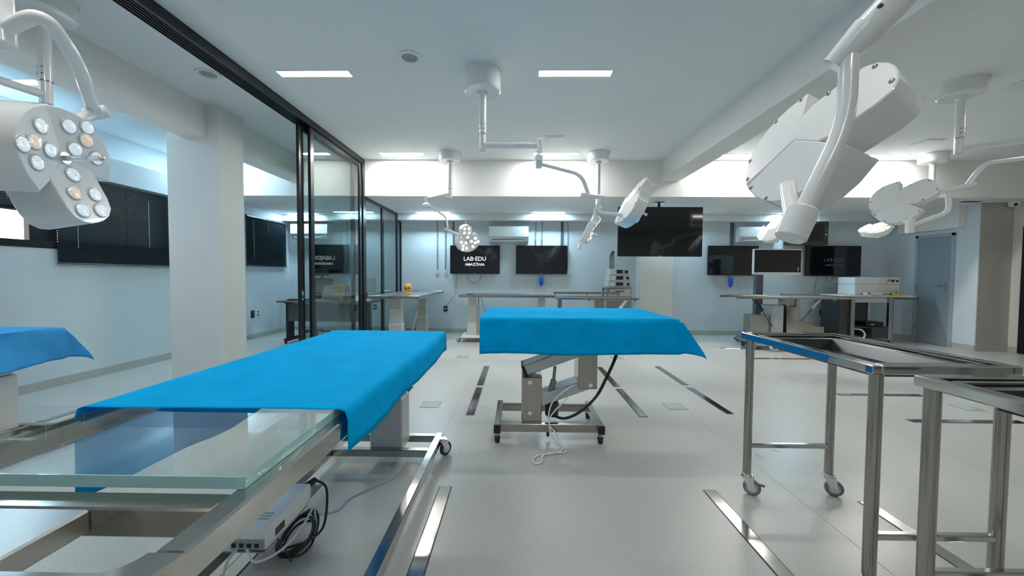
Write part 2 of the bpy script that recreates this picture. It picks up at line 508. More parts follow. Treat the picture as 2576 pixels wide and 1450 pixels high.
# ------------------------------------------------------------------ window and blinds (left wall)
win = MB()
for (y0, y1, z0, z1) in ((2.30, 5.74, 1.58, 1.66), (2.30, 5.74, 2.40, 2.46), (2.30, 2.38, 1.58, 2.46), (5.66, 5.74, 1.58, 2.46)):
    win.box(XL - 0.13, XL + 0.012, y0, y1, z0, z1, 0.006)
win.box(XL - 0.10, XL - 0.03, 4.05, 4.30, 1.60, 2.44, 0.006)
w1 = struct('window_1', win, 'black_alu')
MB().box(XL - 0.095, XL - 0.085, 2.36, 4.08, 1.64, 2.42).build('pane', 'glass_win', w1, angle=None)
MB().box(XL - 0.075, XL - 0.065, 4.16, 5.70, 1.64, 2.42).build('pane', 'glass_win', w1, angle=None)
w2 = struct('window_2', MB().box(XL - 0.01, XL + 0.012, 7.30, 7.36, 1.55, 2.45).box(XL - 0.01, XL + 0.012, 8.42, 8.48, 1.55, 2.45)
            .box(XL - 0.01, XL + 0.012, 7.30, 8.48, 1.55, 1.61).box(XL - 0.01, XL + 0.012, 7.30, 8.48, 2.39, 2.45), 'black_alu')
MB().box(XL, XL + 0.006, 7.36, 8.42, 1.61, 2.39).build('pane', 'black_gloss', w2, angle=None)

def blind(label, y0, y1, zb, zt, cords):
    t = thing('venetian_blind', label, 'blind', (XL + 0.04, (y0 + y1) / 2, zb))
    x = XL + 0.045
    MB().box(x - 0.022, x + 0.022, y0, y1, zt - 0.035, zt, 0.003).build('head_rail', 'dark_blind', t)
    MB().box(x - 0.016, x + 0.016, y0, y1, zb, zb + 0.014, 0.003).build('bottom_rail', 'dark_blind', t)
    me = None
    n = int((zt - 0.045 - zb - 0.02) / 0.0245)
    L = y1 - y0
    # one curved slat, tilted almost shut
    prof = [(-0.0165, 0.0), (-0.008, 0.0022), (0.0, 0.003), (0.008, 0.0022), (0.0165, 0.0)]
    ca, sa = math.cos(math.radians(50)), math.sin(math.radians(50))
    vs = []; fs = []
    for yy in (-L / 2, L / 2):
        for (a, h) in prof:
            vs.append((a * ca - h * sa + 0, yy, a * sa + h * ca))
        for (a, h) in reversed(prof):
            vs.append(((a) * ca - (h - 0.0008) * sa, yy, a * sa + (h - 0.0008) * ca))
    m = len(prof) * 2
    for k in range(m): fs.append((k, (k + 1) % m, m + (k + 1) % m, m + k))
    sl = bpy.data.meshes.new('slat'); sl.from_pydata(vs, [], fs); sl.materials.append(M['dark_blind'])
    for i in range(n):
        inst(sl, t, 'slat', Matrix.Translation((0.005, 0, 0.022 + i * 0.0245 + 0.008)))
    for yy in (y0 + 0.12 * L, y0 + 0.5 * L, y0 + 0.88 * L):
        MB().box(x + 0.0165, x + 0.0175, yy - 0.002, yy + 0.002, zb, zt).build('ladder_cord', 'black', t, angle=None)
    for (yy, za, zc) in cords:
        mb = MB()
        mb.tube([(x + 0.024, yy, za), (x + 0.024, yy, zc)], 0.0015, 6)
        k = za - 0.01
        while k > zc:
            mb.sphere((x + 0.024, yy, k), 0.004, 6, 4); k -= 0.022
        mb.build('bead_chain', 'offwhite', t)
    return t
blind('dark venetian blind drawn half up over the bright window', 2.42, 4.19, 1.955, 2.47, [(4.05, 2.3, 2.0)])
blind('closed dark venetian blind between the bright window and the square column', 4.235, 5.74, 1.405, 2.475, [(4.42, 2.3, 1.60), (5.29, 2.32, 1.66)])
blind('closed dark venetian blind above the desk in the glazed side room', 7.24, 8.50, 1.455, 2.455, [(7.42, 2.38, 1.62)])

# ------------------------------------------------------------------ door in the right wall, dark door at the edge
d1 = struct('door_1', MB().box(XR - 0.022, XR, 7.19, 7.245, 0, 2.16, 0.003).box(XR - 0.022, XR, 7.835, 7.89, 0, 2.16, 0.003)
            .box(XR - 0.022, XR, 7.19, 7.89, 2.105, 2.16, 0.003), 'doorframe')
MB().box(XR - 0.016, XR - 0.001, 7.245, 7.835, 0.008, 2.105, 0.002).build('leaf', 'door', d1)
for z in (0.25, 1.05, 1.90):
    MB().cyl((XR - 0.026, 7.838, z), (XR - 0.026, 7.838, z + 0.09), 0.006, n=8).build('hinge', 'steel', d1)
hd = MB().cyl((XR - 0.016, 7.315, 1.17), (XR - 0.026, 7.315, 1.17), 0.026, n=16).cyl((XR - 0.016, 7.315, 1.09), (XR - 0.024, 7.315, 1.09), 0.024, n=16)
hd.tube(fillet([(XR - 0.024, 7.315, 1.17), (XR - 0.068, 7.315, 1.17), (XR - 0.068, 7.45, 1.17)], 0.02), 0.009, 10)
hd.build('handle', 'chrome', d1)
d2 = struct('door_2', MB().box(XRN - 0.05, XRN, 6.58, 6.66, 0, 2.2, 0.003).box(XRN - 0.03, XRN, 5.3, 5.37, 0, 2.2, 0.003)
            .box(XRN - 0.03, XRN, 5.3, 6.60, 2.13, 2.2, 0.003), 'black_alu')
MB().box(XRN - 0.02, XRN - 0.004, 5.37, 6.58, 0.01, 2.13, 0.002).build('leaf', 'black_alu', d2)

# ------------------------------------------------------------------ ceiling: LED panels, speakers, hatches
def led(x, y, z, label, cool=False, L=0.69):
    t = thing('ceiling_light', label, 'ceiling light', (x, y, z), 'linear ceiling lights')
    a = L / 2
    MB().box(x - a - 0.012, x + a + 0.012, y - 0.062, y - 0.05, z - 0.004, z).box(x - a - 0.012, x + a + 0.012, y + 0.05, y + 0.062, z - 0.004, z) \
        .box(x - a - 0.012, x - a, y - 0.05, y + 0.05, z - 0.004, z).box(x + a, x + a + 0.012, y - 0.05, y + 0.05, z - 0.004, z).build('frame', 'white', t, angle=None)
    MB().box(x - a, x + a, y - 0.05, y + 0.05, z - 0.003, z - 0.0005).build('diffuser', 'led_cool' if cool else ('led_step' if 6 < y < 6.3 else 'led'), t, angle=None)
led(-1.975, 3.69, H, 'linear ceiling light left of the front centre lamp mount')
led(0.54, 3.69, H, 'linear ceiling light right of the front centre lamp mount')
led(-1.872, 6.10, H, 'linear ceiling light above the low ceiling step by the glass partition')
led(0.60, 6.09, H, 'linear ceiling light at the ceiling step behind the centre lamp arm')
led(3.55, 6.15, H, 'linear ceiling light just right of the ceiling beam at the step')
led(5.92, 6.17, H, 'linear ceiling light at the step beside the far right lamp mount')
led(-5.22, 3.84, H, 'linear ceiling light in the side room at the left edge', True)
led(-4.85, 6.05, H, 'linear ceiling light in the side room beyond the left beam', True)
led(-1.81, 8.06, HS, 'linear light in the low ceiling above the lettered screen', True)
led(0.65, 8.04, HS, 'linear light in the low ceiling right of the air conditioner', True)
led(3.2, 8.03, HS, 'linear light in the low ceiling behind the large hanging screen', True)
led(5.80, 8.02, HS, 'linear light in the low ceiling over the right screens', True)
led(-4.75, 8.30, HS, 'linear light in the low ceiling of the glazed side room', True)
for k, y in enumerate((1.27, -1.15)):
    for j, x in enumerate((-1.95, 0.55) if k else (-1.95, 0.55, 3.3)):
        led(x, y, H, 'linear ceiling light above the viewpoint, ' + (('left', 'middle', 'right')[j]) + ' one of the ' + ('rear row' if k else 'nearer row'))
led(-4.85, 1.27, H, 'linear ceiling light in the side room left of the viewpoint', True)
led(5.95, 3.69, H, 'unseen linear light added beyond the right edge to brighten that side')  # added out of view to lift the dark right side
led(5.95, 1.27, H, 'unseen linear light added to the right of the viewpoint as fill')  # second added fill panel, also out of view, for the right side

def speaker(x, y, label):
    t = thing('ceiling_speaker', label, 'speaker', (x, y, H), 'round ceiling speakers')
    MB().lathe([(0.07, 0.0), (0.105, 0.0), (0.108, -0.004), (0.10, -0.009), (0.072, -0.007), (0.07, 0.0)], (x, y, H), (0, 0, 1), 40).build('ring', 'hatch', t)
    MB().cyl((x, y, H - 0.0005), (x, y, H - 0.0015), 0.071, n=32).build('backing', 'black', t, angle=None)
    for i in range(-5, 6):
        u = i * 0.0125; hl = math.sqrt(max(0, 0.070 ** 2 - u * u)) - 0.002
        c = Vector((x, y, H - 0.004)); dr = Vector((0.45, -0.9, 0)).normalized(); sd = Vector((dr.y, -dr.x, 0))
        MB().bar(c + sd * u - dr * hl, c + sd * u + dr * hl, 0.006, 0.004).build('slat', 'hatch', t, angle=None)
speaker(-0.975, 3.42, 'round slatted ceiling speaker left of the centre lamp mount')
speaker(-3.02, 3.69, 'round slatted ceiling speaker beside the black sliding track')
def hatch(x0, x1, y0, y1, label):
    t = thing('ceiling_hatch', label, 'hatch', ((x0 + x1) / 2, (y0 + y1) / 2, H), 'square ceiling hatches')
    MB().box(x0, x1, y0, y1, H - 0.006, H).box(x0 + 0.03, x1 - 0.03, y0 + 0.03, y1 - 0.03, H - 0.007, H - 0.005).build('frame', 'hatch', t, angle=None)
    MB().box(x0 + 0.034, x1 - 0.034, y0 + 0.034, y1 - 0.034, H - 0.014, H - 0.006, 0.002).build('lid', 'hatch', t)
hatch(0.37, 0.655, 5.30, 5.565, 'square ceiling hatch above the elbow of the centre lamp arm')
hatch(5.70, 6.0, 5.40, 5.66, 'square ceiling hatch between the two right lamp mounts')
hatch(4.93, 5.22, 3.80, 4.02, 'square ceiling hatch near the top right corner')
t = thing('ceiling_vent', 'dark slot air vent in the low ceiling near the door', 'vent', (7.89, 6.72, HS))
MB().box(7.70, 8.05, 6.66, 6.78, HS - 0.006, HS).build('frame', 'hatch', t, angle=None)
for i in range(5):
    MB().box(7.715, 8.035, 6.672 + i * 0.02, 6.684 + i * 0.02, HS - 0.010, HS - 0.005).build('slat', 'black', t, angle=None)
t = thing('dome_camera', 'small white dome camera under the low ceiling at right edge', 'camera', (8.62, 6.72, HS))
MB().lathe([(0, 0), (0.07, 0), (0.075, -0.015), (0.07, -0.05), (0.055, -0.085), (0.0, -0.10)], (8.62, 6.72, HS), (0, 0, 1), 24).build('housing', 'white', t)
MB().sphere((8.585, 6.672, HS - 0.06), 0.026, 14, 8).build('lens', 'black_gloss', t)

# ------------------------------------------------------------------ glass partition
t = thing('ceiling_track', 'black multi groove sliding track running along the ceiling', 'track', (-2.68, 2.0, H))
XT0, XT1 = -2.775, -2.60
MB().box(XT0, XT1, YF, YB, H - 0.045, H).build('channel', 'black_alu', t, angle=None)
MB().box(XT1 - 0.035, XT1, YF, YB, H - 0.085, H - 0.045, 0.002).build('fascia', 'black_alu', t)
for i in range(5):
    xx = XT0 + 0.006 + i * 0.029
    MB().box(xx - 0.006, xx + 0.006, YF, YB, H - 0.085, H - 0.045, 0.001).build('rib', 'black_alu', t)
def glass_panel(label, x, y0, y1, z1, wn=0.085, wf=0.085, rail=0.07, handle=False, grp='glass partition panels', th=0.036, z0=0.012):
    t = thing('glass_panel', label, 'glass panel', (x, (y0 + y1) / 2, z0), grp)
    h = th / 2
    MB().box(x - h, x + h, y0, y0 + wn, z0, z1, 0.004).build('stile', 'black_alu', t)
    MB().box(x - h, x + h, y1 - wf, y1, z0, z1, 0.004).build('stile', 'black_alu', t)
    MB().box(x - h, x + h, y0 + wn, y1 - wf, z1 - rail, z1, 0.004).build('top_rail', 'black_alu', t)
    MB().box(x - h, x + h, y0 + wn, y1 - wf, z0, z0 + rail, 0.004).build('bottom_rail', 'black_alu', t)
    MB().box(x - 0.004, x + 0.004, y0 + wn, y1 - wf, z0 + rail, z1 - rail).build('pane', 'glass', t, angle=None)
    if handle:
        MB().box(x + h, x + h + 0.008, y0 + 0.02, y0 + 0.05, 0.98, 1.10, 0.003).cyl((x + h + 0.008, y0 + 0.035, 1.06), (x + h + 0.016, y0 + 0.035, 1.06), 0.012, n=12).build('lock', 'chrome', t)
    return t
glass_panel('front sliding glass panel with black frame and small lock', -2.635, 4.76, 6.33, H - 0.09, handle=False)
glass_panel('rear sliding glass panel stacked behind the front one, with lock', -2.70, 4.62, 6.20, H - 0.09, wn=0.10, handle=True)
tag(MB().box(-2.68, -2.60, 6.345, 6.412, 0, H - 0.09, 0.004).build('partition_post', 'black_alu'), 'black upright post at the end of the sliding glass panels', 'post')
glass_panel('fixed glass panel nearest the black post under the low ceiling', -2.63, 6.44, 7.31, HS, 0.05, 0.05, 0.05, z0=0.0)
glass_panel('fixed glass panel beside the far end of the skull table', -2.63, 7.315, 8.20, HS, 0.05, 0.05, 0.05, z0=0.0)
glass_panel('short fixed glass panel against the back wall', -2.63, 8.205, 8.46, 2.50, 0.04, 0.04, 0.05, z0=0.0)

# ================================================================== BACK WALL EQUIPMENT
def text_mesh(name, txt, size, m, parent, x, y, z, bold=0.0):
    cu = bpy.data.curves.new(name, 'FONT')
    cu.body = txt; cu.size = size; cu.align_x = 'CENTER'; cu.align_y = 'CENTER'; cu.offset = bold
    tmp = bpy.data.objects.new('tmp', cu)
    COL.objects.link(tmp)
    dg = bpy.context.evaluated_depsgraph_get()
    me = bpy.data.meshes.new_from_object(tmp.evaluated_get(dg))
    bpy.data.objects.remove(tmp)
    me.materials.clear(); me.materials.append(M[m])
    o = bpy.data.objects.new(name, me)
    COL.objects.link(o)
    o.parent = parent
    o.matrix_basis = Matrix.Translation(Vector((x, y, z)) - OFF[parent.name]) @ Matrix.Rotation(math.pi / 2, 4, 'X')
    OFF[o.name] = OFF[parent.name]
    return o
def tv(label, x0, x1, z0, z1, yf, text=None, th=0.05, bezel=0.010, wall=True, m='black'):
    t = thing('flat_screen', label, 'screen', ((x0 + x1) / 2, yf + th, z0))
    MB().box(x0, x1, yf + 0.006, yf + th, z0, z1, 0.006).build('housing', m, t)
    s_ = MB().box(x0 + bezel, x1 - bezel, yf, yf + 0.008, z0 + bezel * 1.6, z1 - bezel).build('screen', 'black_gloss', t, angle=None)
    MB().box((x0 + x1) / 2 - 0.03, (x0 + x1) / 2 + 0.03, yf + 0.002, yf + 0.007, z0 + 0.003, z0 + 0.011).build('badge', 'grey', t, angle=None)
    if wall:
        MB().box((x0 + x1) / 2 - 0.2, (x0 + x1) / 2 + 0.2, yf + th, YW - 0.001, (z0 + z1) / 2 - 0.15, (z0 + z1) / 2 + 0.15).build('wall_bracket', 'black', t)
    if text:
        mm, sc_ = text
        zc = (z0 + z1) / 2
        xc = (x0 + x1) / 2
        text_mesh('lettering', 'LAB\u00b7EDU', 0.112 * sc_, mm, t, xc, yf - 0.0015, zc + 0.015, 0.0005)
        text_mesh('lettering', 'AMAZ\u00d4NIA', 0.072 * sc_, mm, t, xc, yf - 0.0015, zc - 0.095 * sc_, 0.0005)
    return t
tv('wall screen lit with the white lettering LAB EDU', -1.50, -0.395, 1.335, 1.965, 8.36, ('text_lit', 1.15))
tv('dark wall screen right of the lettered screen, below the air conditioner', -0.035, 1.10, 1.34, 1.97, 8.36)
tv('dark wall screen left of the white framed monitor', 4.19, 5.29, 1.335, 1.985, 8.36)
tv('wall screen with faint lettering above the white device stack', 6.32, 7.51, 1.335, 1.995, 8.36, ('text_dim', 1.0))
# big hanging screen
XA, XB, ZA, ZB, YTV = 1.795, 3.30, 1.66, 2.545, 6.80
bt = tv('very large dark screen hung from the low ceiling before the beige column', XA, XB, ZA, ZB, YTV, wall=False, th=0.06)
MB().box(2.42, 2.68, YTV + 0.06, YTV + 0.10, 1.95, 2.25, 0.004).cyl((2.55, YTV + 0.10, 2.1), (2.55, YTV + 0.10, HS), 0.025, n=14).box(2.47, 2.63, YTV + 0.05, YTV + 0.16, HS - 0.015, HS).build('ceiling_bracket', 'black', bt)
# office screen
ot = tv('dark screen behind the sliding glass in the side room', -4.73, -3.62, 1.315, 1.99, 8.56, wall=False)
MB().box(-4.4, -4.0, 8.61, YWL - 0.001, 1.5, 1.8).build('wall_bracket', 'black', ot)

def aircon(label, x0, x1, z0, z1, yw, dep=0.20):
    t = thing('air_conditioner', label, 'air conditioner', ((x0 + x1) / 2, yw, z0))
    yf = yw - dep
    h = z1 - z0
    # rounded body section extruded along x
    sec = [(yw, z1), (yf + 0.05, z1), (yf + 0.015, z1 - 0.012), (yf, z1 - 0.05), (yf, z0 + 0.33 * h), (yf + 0.012, z0 + 0.28 * h),
           (yf + 0.055, z0 + 0.04 * h), (yf + 0.09, z0), (yw, z0)]
    vs = [(x0, y, z) for y, z in sec] + [(x1, y, z) for y, z in sec]
    n = len(sec)
    fs = [(k, (k + 1) % n, n + (k + 1) % n, n + k) for k in range(n)] + [tuple(range(n)), tuple(range(2 * n - 1, n - 1, -1))]
    MB().add(vs, fs).build('body', 'white', t, angle=30)
    MB().bar((x0 + 0.07, yf + 0.034, z0 + 0.13 * h), (x1 - 0.10, yf + 0.034, z0 + 0.13 * h), 0.014, 0.055, up=(0, -0.85, 0.35)).build('outlet', 'darkgrey', t)
    MB().bar((x0 + 0.075, yf + 0.022, z0 + 0.10 * h), (x1 - 0.105, yf + 0.022, z0 + 0.10 * h), 0.02, 0.03, 0.004, up=(0, -0.85, 0.35)).build('louvre', 'white', t)
    MB().box(x0 + 0.01, x1 - 0.01, yf - 0.0025, yf + 0.002, z0 + 0.345 * h, z0 + 0.352 * h).build('panel_seam', 'grey', t, angle=None)
    MB().box(x1 - 0.10, x1 - 0.03, yf + 0.018, yf + 0.03, z0 + 0.17 * h, z0 + 0.24 * h).build('display', 'grey', t)
aircon('white split air conditioner high between the two left wall screens', -0.63, 0.235, 2.03, 2.385, YW)
aircon('white split air conditioner above the white framed monitor', 4.80, 5.67, 2.06, 2.395, YW)
aircon('white split air conditioner in the side room beside the blind', -5.14, -4.30, 2.10, 2.46, YWL, 0.22)

def conduit(label, x, z0, z1, wd, dark=False, clips=()):
    t = thing('cable_conduit', label, 'conduit', (x, YW, z0), 'conduits on the back wall')
    if dark:
        MB().box(x - wd / 2, x + wd / 2, YW - 0.03, YW, z0, z1, 0.002).build('trunking', 'conduit_dark', t)
    else:
        MB().cyl((x, YW - wd / 2 - 0.004, z0), (x, YW - wd / 2 - 0.004, z1), wd / 2, n=12).build('pipe', 'conduit', t)
    for z in clips:
        MB().box(x - wd * 0.8, x + wd * 0.8, YW - wd - 0.007, YW, z - 0.01, z + 0.01, 0.002).build('clip', 'conduit', t)
conduit('thin grey conduit above the left light switch', -1.795, 1.42, 2.5, 0.026, clips=(1.75, 2.2))
conduit('thin grey conduit above the right light switch', -1.615, 1.42, 2.5, 0.026, clips=(1.75, 2.2))
conduit('dark trunking dropping to the left edge of the lettered screen', -1.436, 1.98, 2.5, 0.03, True)
conduit('first grey conduit right of the air conditioner', 0.40, 1.98, 2.5, 0.028, clips=(2.1,))
conduit('second grey conduit right of the air conditioner', 0.541, 1.98, 2.5, 0.028, clips=(2.1,))
conduit('wide dark trunking above the plain left wall screen', 0.985, 1.98, 2.5, 0.06, True)
conduit('thin grey conduit at the right edge of the plain left screen', 1.115, 1.40, 2.5, 0.018)
conduit('dark trunking above the screen beside the white framed monitor', 4.735, 1.99, 2.5, 0.07, True)

def socket(label, x, z, dark, wd=0.085, ht=0.125, face='y', yw=YW, toggle=True):
    t = thing('wall_socket', label, 'socket', (x, yw, z))
    if face == 'y':
        MB().box(x - wd / 2, x + wd / 2, yw - 0.022 if not dark else yw - 0.012, yw, z - ht / 2, z + ht / 2, 0.003).build('plate', 'black' if dark else 'white', t)
        MB().box(x - 0.018, x + 0.018, yw - (0.028 if not dark else 0.016), yw - 0.010, z - 0.014, z + 0.014, 0.002).build('insert', 'white' if dark else 'lightgrey', t)
    else:
        MB().box(XL, XL + 0.012, x - wd / 2, x + wd / 2, z - ht / 2, z + ht / 2, 0.003).build('plate', 'black' if dark else 'white', t)
        for k in (-0.03, 0.03):
            MB().box(XL + 0.010, XL + 0.015, x - 0.012, x + 0.012, z + k - 0.014, z + k + 0.014, 0.002).build('insert', 'darkgrey', t)
        t.location = (XL, x, z)
    return t
socket('white wall switch box at the foot of the left thin conduit', -1.80, 1.365, False, 0.085, 0.10)
socket('white wall switch box at the foot of the right thin conduit', -1.615, 1.365, False, 0.085, 0.10)
socket('black wall socket between the skull table and the long back table', -1.615, 0.548, True)
socket('black wall socket behind the right operating table', 6.745, 0.52, True)
socket('white cable outlet box at the right edge of the plain left screen', 1.15, 1.37, False, 0.09, 0.10)
socket('black wall socket low on the back wall seen through the fixed glass', -3.31, 0.55, True, yw=YWL)
def wsock(label, y, z, dark):
    t = thing('wall_socket', label, 'socket', (XL, y, z))
    MB().box(XL, XL + 0.012, y - 0.045, y + 0.045, z - 0.075, z + 0.075, 0.003).build('plate', 'black' if dark else 'white', t)
    for k in (-0.035, 0.035):
        MB().box(XL + 0.010, XL + 0.016, y - 0.016, y + 0.016, z + k - 0.02, z + k + 0.02, 0.002).build('insert', 'darkgrey' if dark else 'black', t)
wsock('black wall socket low on the left wall right of the square column', 7.43, 0.50, True)
wsock('white wall socket plate with black inserts on the left wall', 7.58, 0.50, False)

def cable(name, label, pts, r, m, sm=8, closed=False):
    o = MB().tube(smooth_path(pts, sm), r, 8, closed=closed).build(name, m)
    return tag(o, label, 'cable')
cable('power_cable', 'thin grey cable from the lettered screen down to the black socket', [(-1.36, YW - 0.02, 1.325), (-1.38, YW - 0.02, 1.1), (-1.42, YW - 0.02, 0.85), (-1.55, YW - 0.02, 0.68), (-1.60, YW - 0.02, 0.60)], 0.006, 'grey')
cable('loose_cable', 'looped cable hanging below the lettered screen', [(-1.12, YW - 0.05, 1.325), (-1.11, YW - 0.03, 1.22), (-0.98, YW - 0.03, 1.13), (-0.84, YW - 0.03, 1.22), (-0.83, YW - 0.05, 1.325)], 0.006, 'grey')
cable('hanging_cable', 'long thin cable hanging below the plain left screen', [(0.41, YW - 0.05, 1.325), (0.40, YW - 0.03, 1.1), (0.40, YW - 0.03, 0.75), (0.50, YW - 0.04, 0.62), (0.66, YW - 0.05, 0.75)], 0.007, 'lightgrey')
cable('cable_drop', 'thin cable drop beside the blue handset under the left screen', [(0.60, YW - 0.05, 1.325), (0.61, YW - 0.03, 1.1), (0.60, YW - 0.03, 0.92)], 0.007, 'lightgrey')
cable('screen_cable', 'thin grey cable from the faint lettered screen to its socket', [(6.60, YW - 0.05, 1.325), (6.58, YW - 0.02, 1.0), (6.58, YW - 0.02, 0.75), (6.68, YW - 0.02, 0.62), (6.74, YW - 0.02, 0.57)], 0.007, 'grey')
cable('short_loop', 'short cable loop under the faint lettered screen', [(6.80, YW - 0.05, 1.325), (6.82, YW - 0.03, 1.25), (6.89, YW - 0.03, 1.22), (6.96, YW - 0.03, 1.28), (6.97, YW - 0.05, 1.325)], 0.006, 'grey')
def handset(x, z, label):
    t = thing('blue_handset', label, 'handset', (x, YW, z - 0.12), 'blue handsets on the wall')
    MB().box(x - 0.06, x + 0.06, YW - 0.04, YW, z + 0.02, z + 0.10, 0.008).build('holder', 'lightgrey', t)
    MB().lathe([(0, -0.13), (0.02, -0.125), (0.038, -0.09), (0.045, -0.02), (0.042, 0.06), (0.03, 0.085), (0, 0.09)], (x, YW - 0.07, z), (0, 0, 1), 16).build('body', 'blue', t)
    MB().tube(smooth_path([(x, YW - 0.07, z + 0.09), (x + 0.03, YW - 0.06, z + 0.115), (x + 0.08, YW - 0.03, z + 0.12)], 6), 0.007, 8).build('cord', 'lightgrey', t)
handset(0.525, 1.20, 'blue handset hanging under the plain left wall screen')
handset(4.70, 1.20, 'blue handset hanging under the screen right of the beige column')

# old box television on a ceiling bracket
t = thing('box_television', 'old dark box television mounted high above the faint lettered screen', 'television', (6.14, 8.2, 1.975))
MB().box(5.80, 6.51, 8.02, 8.14, 1.98, 2.48, 0.02).build('bezel', 'darkgrey', t)
MB().prism([(5.84, 2.0), (6.47, 2.0), (6.47, 2.46), (5.84, 2.46)], 0, 0.28, Matrix.Translation((0, 8.40, 0)) @ Matrix.Rotation(math.pi / 2, 4, 'X')).build('case', 'black', t)
MB().box(5.87, 6.40, 8.012, 8.03, 2.04, 2.43, 0.008).build('screen', 'black_gloss', t)
MB().cyl((6.455, 8.02, 2.2), (6.455, 8.01, 2.2), 0.016, n=14).cyl((6.455, 8.02, 2.28), (6.455, 8.01, 2.28), 0.010, n=12).build('control_dial', 'lightgrey', t)
MB().cyl((6.15, 8.3, 2.44), (6.15, 8.3, 2.5), 0.03, n=12).build('ceiling_bracket', 'black', t)

# ================================================================== SURGICAL LAMPS
LENS = {}
def lens_mesh(kind):
    if kind in LENS: return LENS[kind]
    mb = MB()
    mb.cur = 0
    mb.lathe([(0.0335, 0.0), (0.034, 0.003), (0.031, 0.006), (0.027, 0.005)], (0, 0, 0), (0, 0, 1), 24)
    mb.cur = 1
    mb.lathe([(0.027, 0.005), (0.020, 0.0062), (0.010, 0.0072), (0.0, 0.0075)], (0, 0, 0), (0, 0, 1), 24)
    me = bpy.data.meshes.new('lens')
    me.from_pydata([tuple(q) for q in mb.v], [], mb.f)
    me.materials.append(M['lens_rim']); me.materials.append(M[kind])
    for p, i in zip(me.polygons, mb.mi): p.material_index = i; p.use_smooth = True
    LENS[kind] = me
    return me
SCREW = None
def screw_mesh():
    global SCREW
    if SCREW is None:
        mb = MB().lathe([(0.0085, 0.0), (0.0085, 0.002), (0.006, 0.0045), (0.0, 0.005)], (0, 0, 0), (0, 0, 1), 12)
        me = bpy.data.meshes.new('screw'); me.from_pydata([tuple(q) for q in mb.v], [], mb.f)
        me.materials.append(M['steel'])
        for p in me.polygons: p.use_smooth = True
        SCREW = me
    return SCREW
def _arc(pts, n=5):
    return pts
NARROW = [(0.0, 0.0), (0.052, -0.0901), (0.095, -0.108), (0.215, -0.110), (0.262, -0.100), (0.290, -0.070), (0.303, -0.033), (0.306, 0.0)]
NARROW = NARROW + [(u, -v) for u, v in reversed(NARROW[1:-1])]
WIDE = [(0.0, 0.0), (0.052, -0.0901), (0.118, -0.190), (0.180, -0.140), (0.214, -0.095), (0.234, -0.048), (0.240, 0.0)]
WIDE = WIDE + [(u, -v) for u, v in reversed(WIDE[1:-1])]
LEDS_N = [(0.062, 0.0, 0), (0.150, -0.040, 1), (0.172, 0.052, 0), (0.235, -0.048, 0), (0.252, 0.036, 0)]
LEDS_W = [(0.062, 0.0, 0), (0.130, 0.078, 0), (0.150, 0.0, 1), (0.130, -0.078, 0), (0.205, 0.036, 0)]
SCREWS_N = [(0.276, -0.060), (0.276, 0.060), (0.15, -0.102), (0.15, 0.102)]
SCREWS_W = [(0.130, -0.165), (0.130, 0.165), (0.205, -0.085), (0.205, 0.085)]

def lamp_head(t, hub, front, d0, s=1.0, th=0.10, tilt=9, lens='lens', parts=True, handle=0.12):
    F = Vector(front).normalized()
    D = Vector(d0); D = (D - F * D.dot(F)).normalized()
    Yv = F.cross(D)
    Mh = Matrix((D, Yv, F)).transposed().to_4x4()
    Mh.translation = Vector(hub)
    Mh = Mh @ Matrix.Scale(s, 4)
    inv = Matrix.Translation(-OFF[t.name])
    for k in range(3):
        Ml = Mh @ Matrix.Rotation(k * 2 * math.pi / 3, 4, 'Z') @ Matrix.Translation((0, 0, -th)) @ Matrix.Rotation(-math.radians(tilt), 4, 'Y') @ Matrix.Translation((0, 0, th))
        lb = MB().prism(NARROW if k == 0 else WIDE, -th, 0.0, Ml, 0.004).build('lobe', 'lamp', t, angle=28)
        for (u, v, warm) in (LEDS_N if k == 0 else LEDS_W):
            kind = ('lens_warm' if warm else 'lens') if lens == 'lens' else lens
            du = th * math.tan(math.radians(tilt)) * (1.25 if u < 0.1 else (0.6 if u < 0.2 else 0.25))
            inst(lens_mesh(kind), lb, 'lens', inv @ Ml @ Matrix.Translation((u + du, v, 0.0)))
        for (u, v) in (SCREWS_N if k == 0 else SCREWS_W):
            inst(screw_mesh(), lb, 'screw', inv @ Ml @ Matrix.Translation((u, v, -th)) @ Matrix.Rotation(math.pi, 4, 'X'))
    def P(x, y, z): return Mh @ Vector((x, y, z))
    if handle:
        MB().cyl(P(0, 0, -0.03), P(0, 0, 0.012), 0.024 * s, n=16).cyl(P(0, 0, 0.012), P(0, 0, handle), 0.0115 * s, n=14).sphere(P(0, 0, handle), 0.014 * s, 12, 8).build('handle', 'chrome', t)
    return P
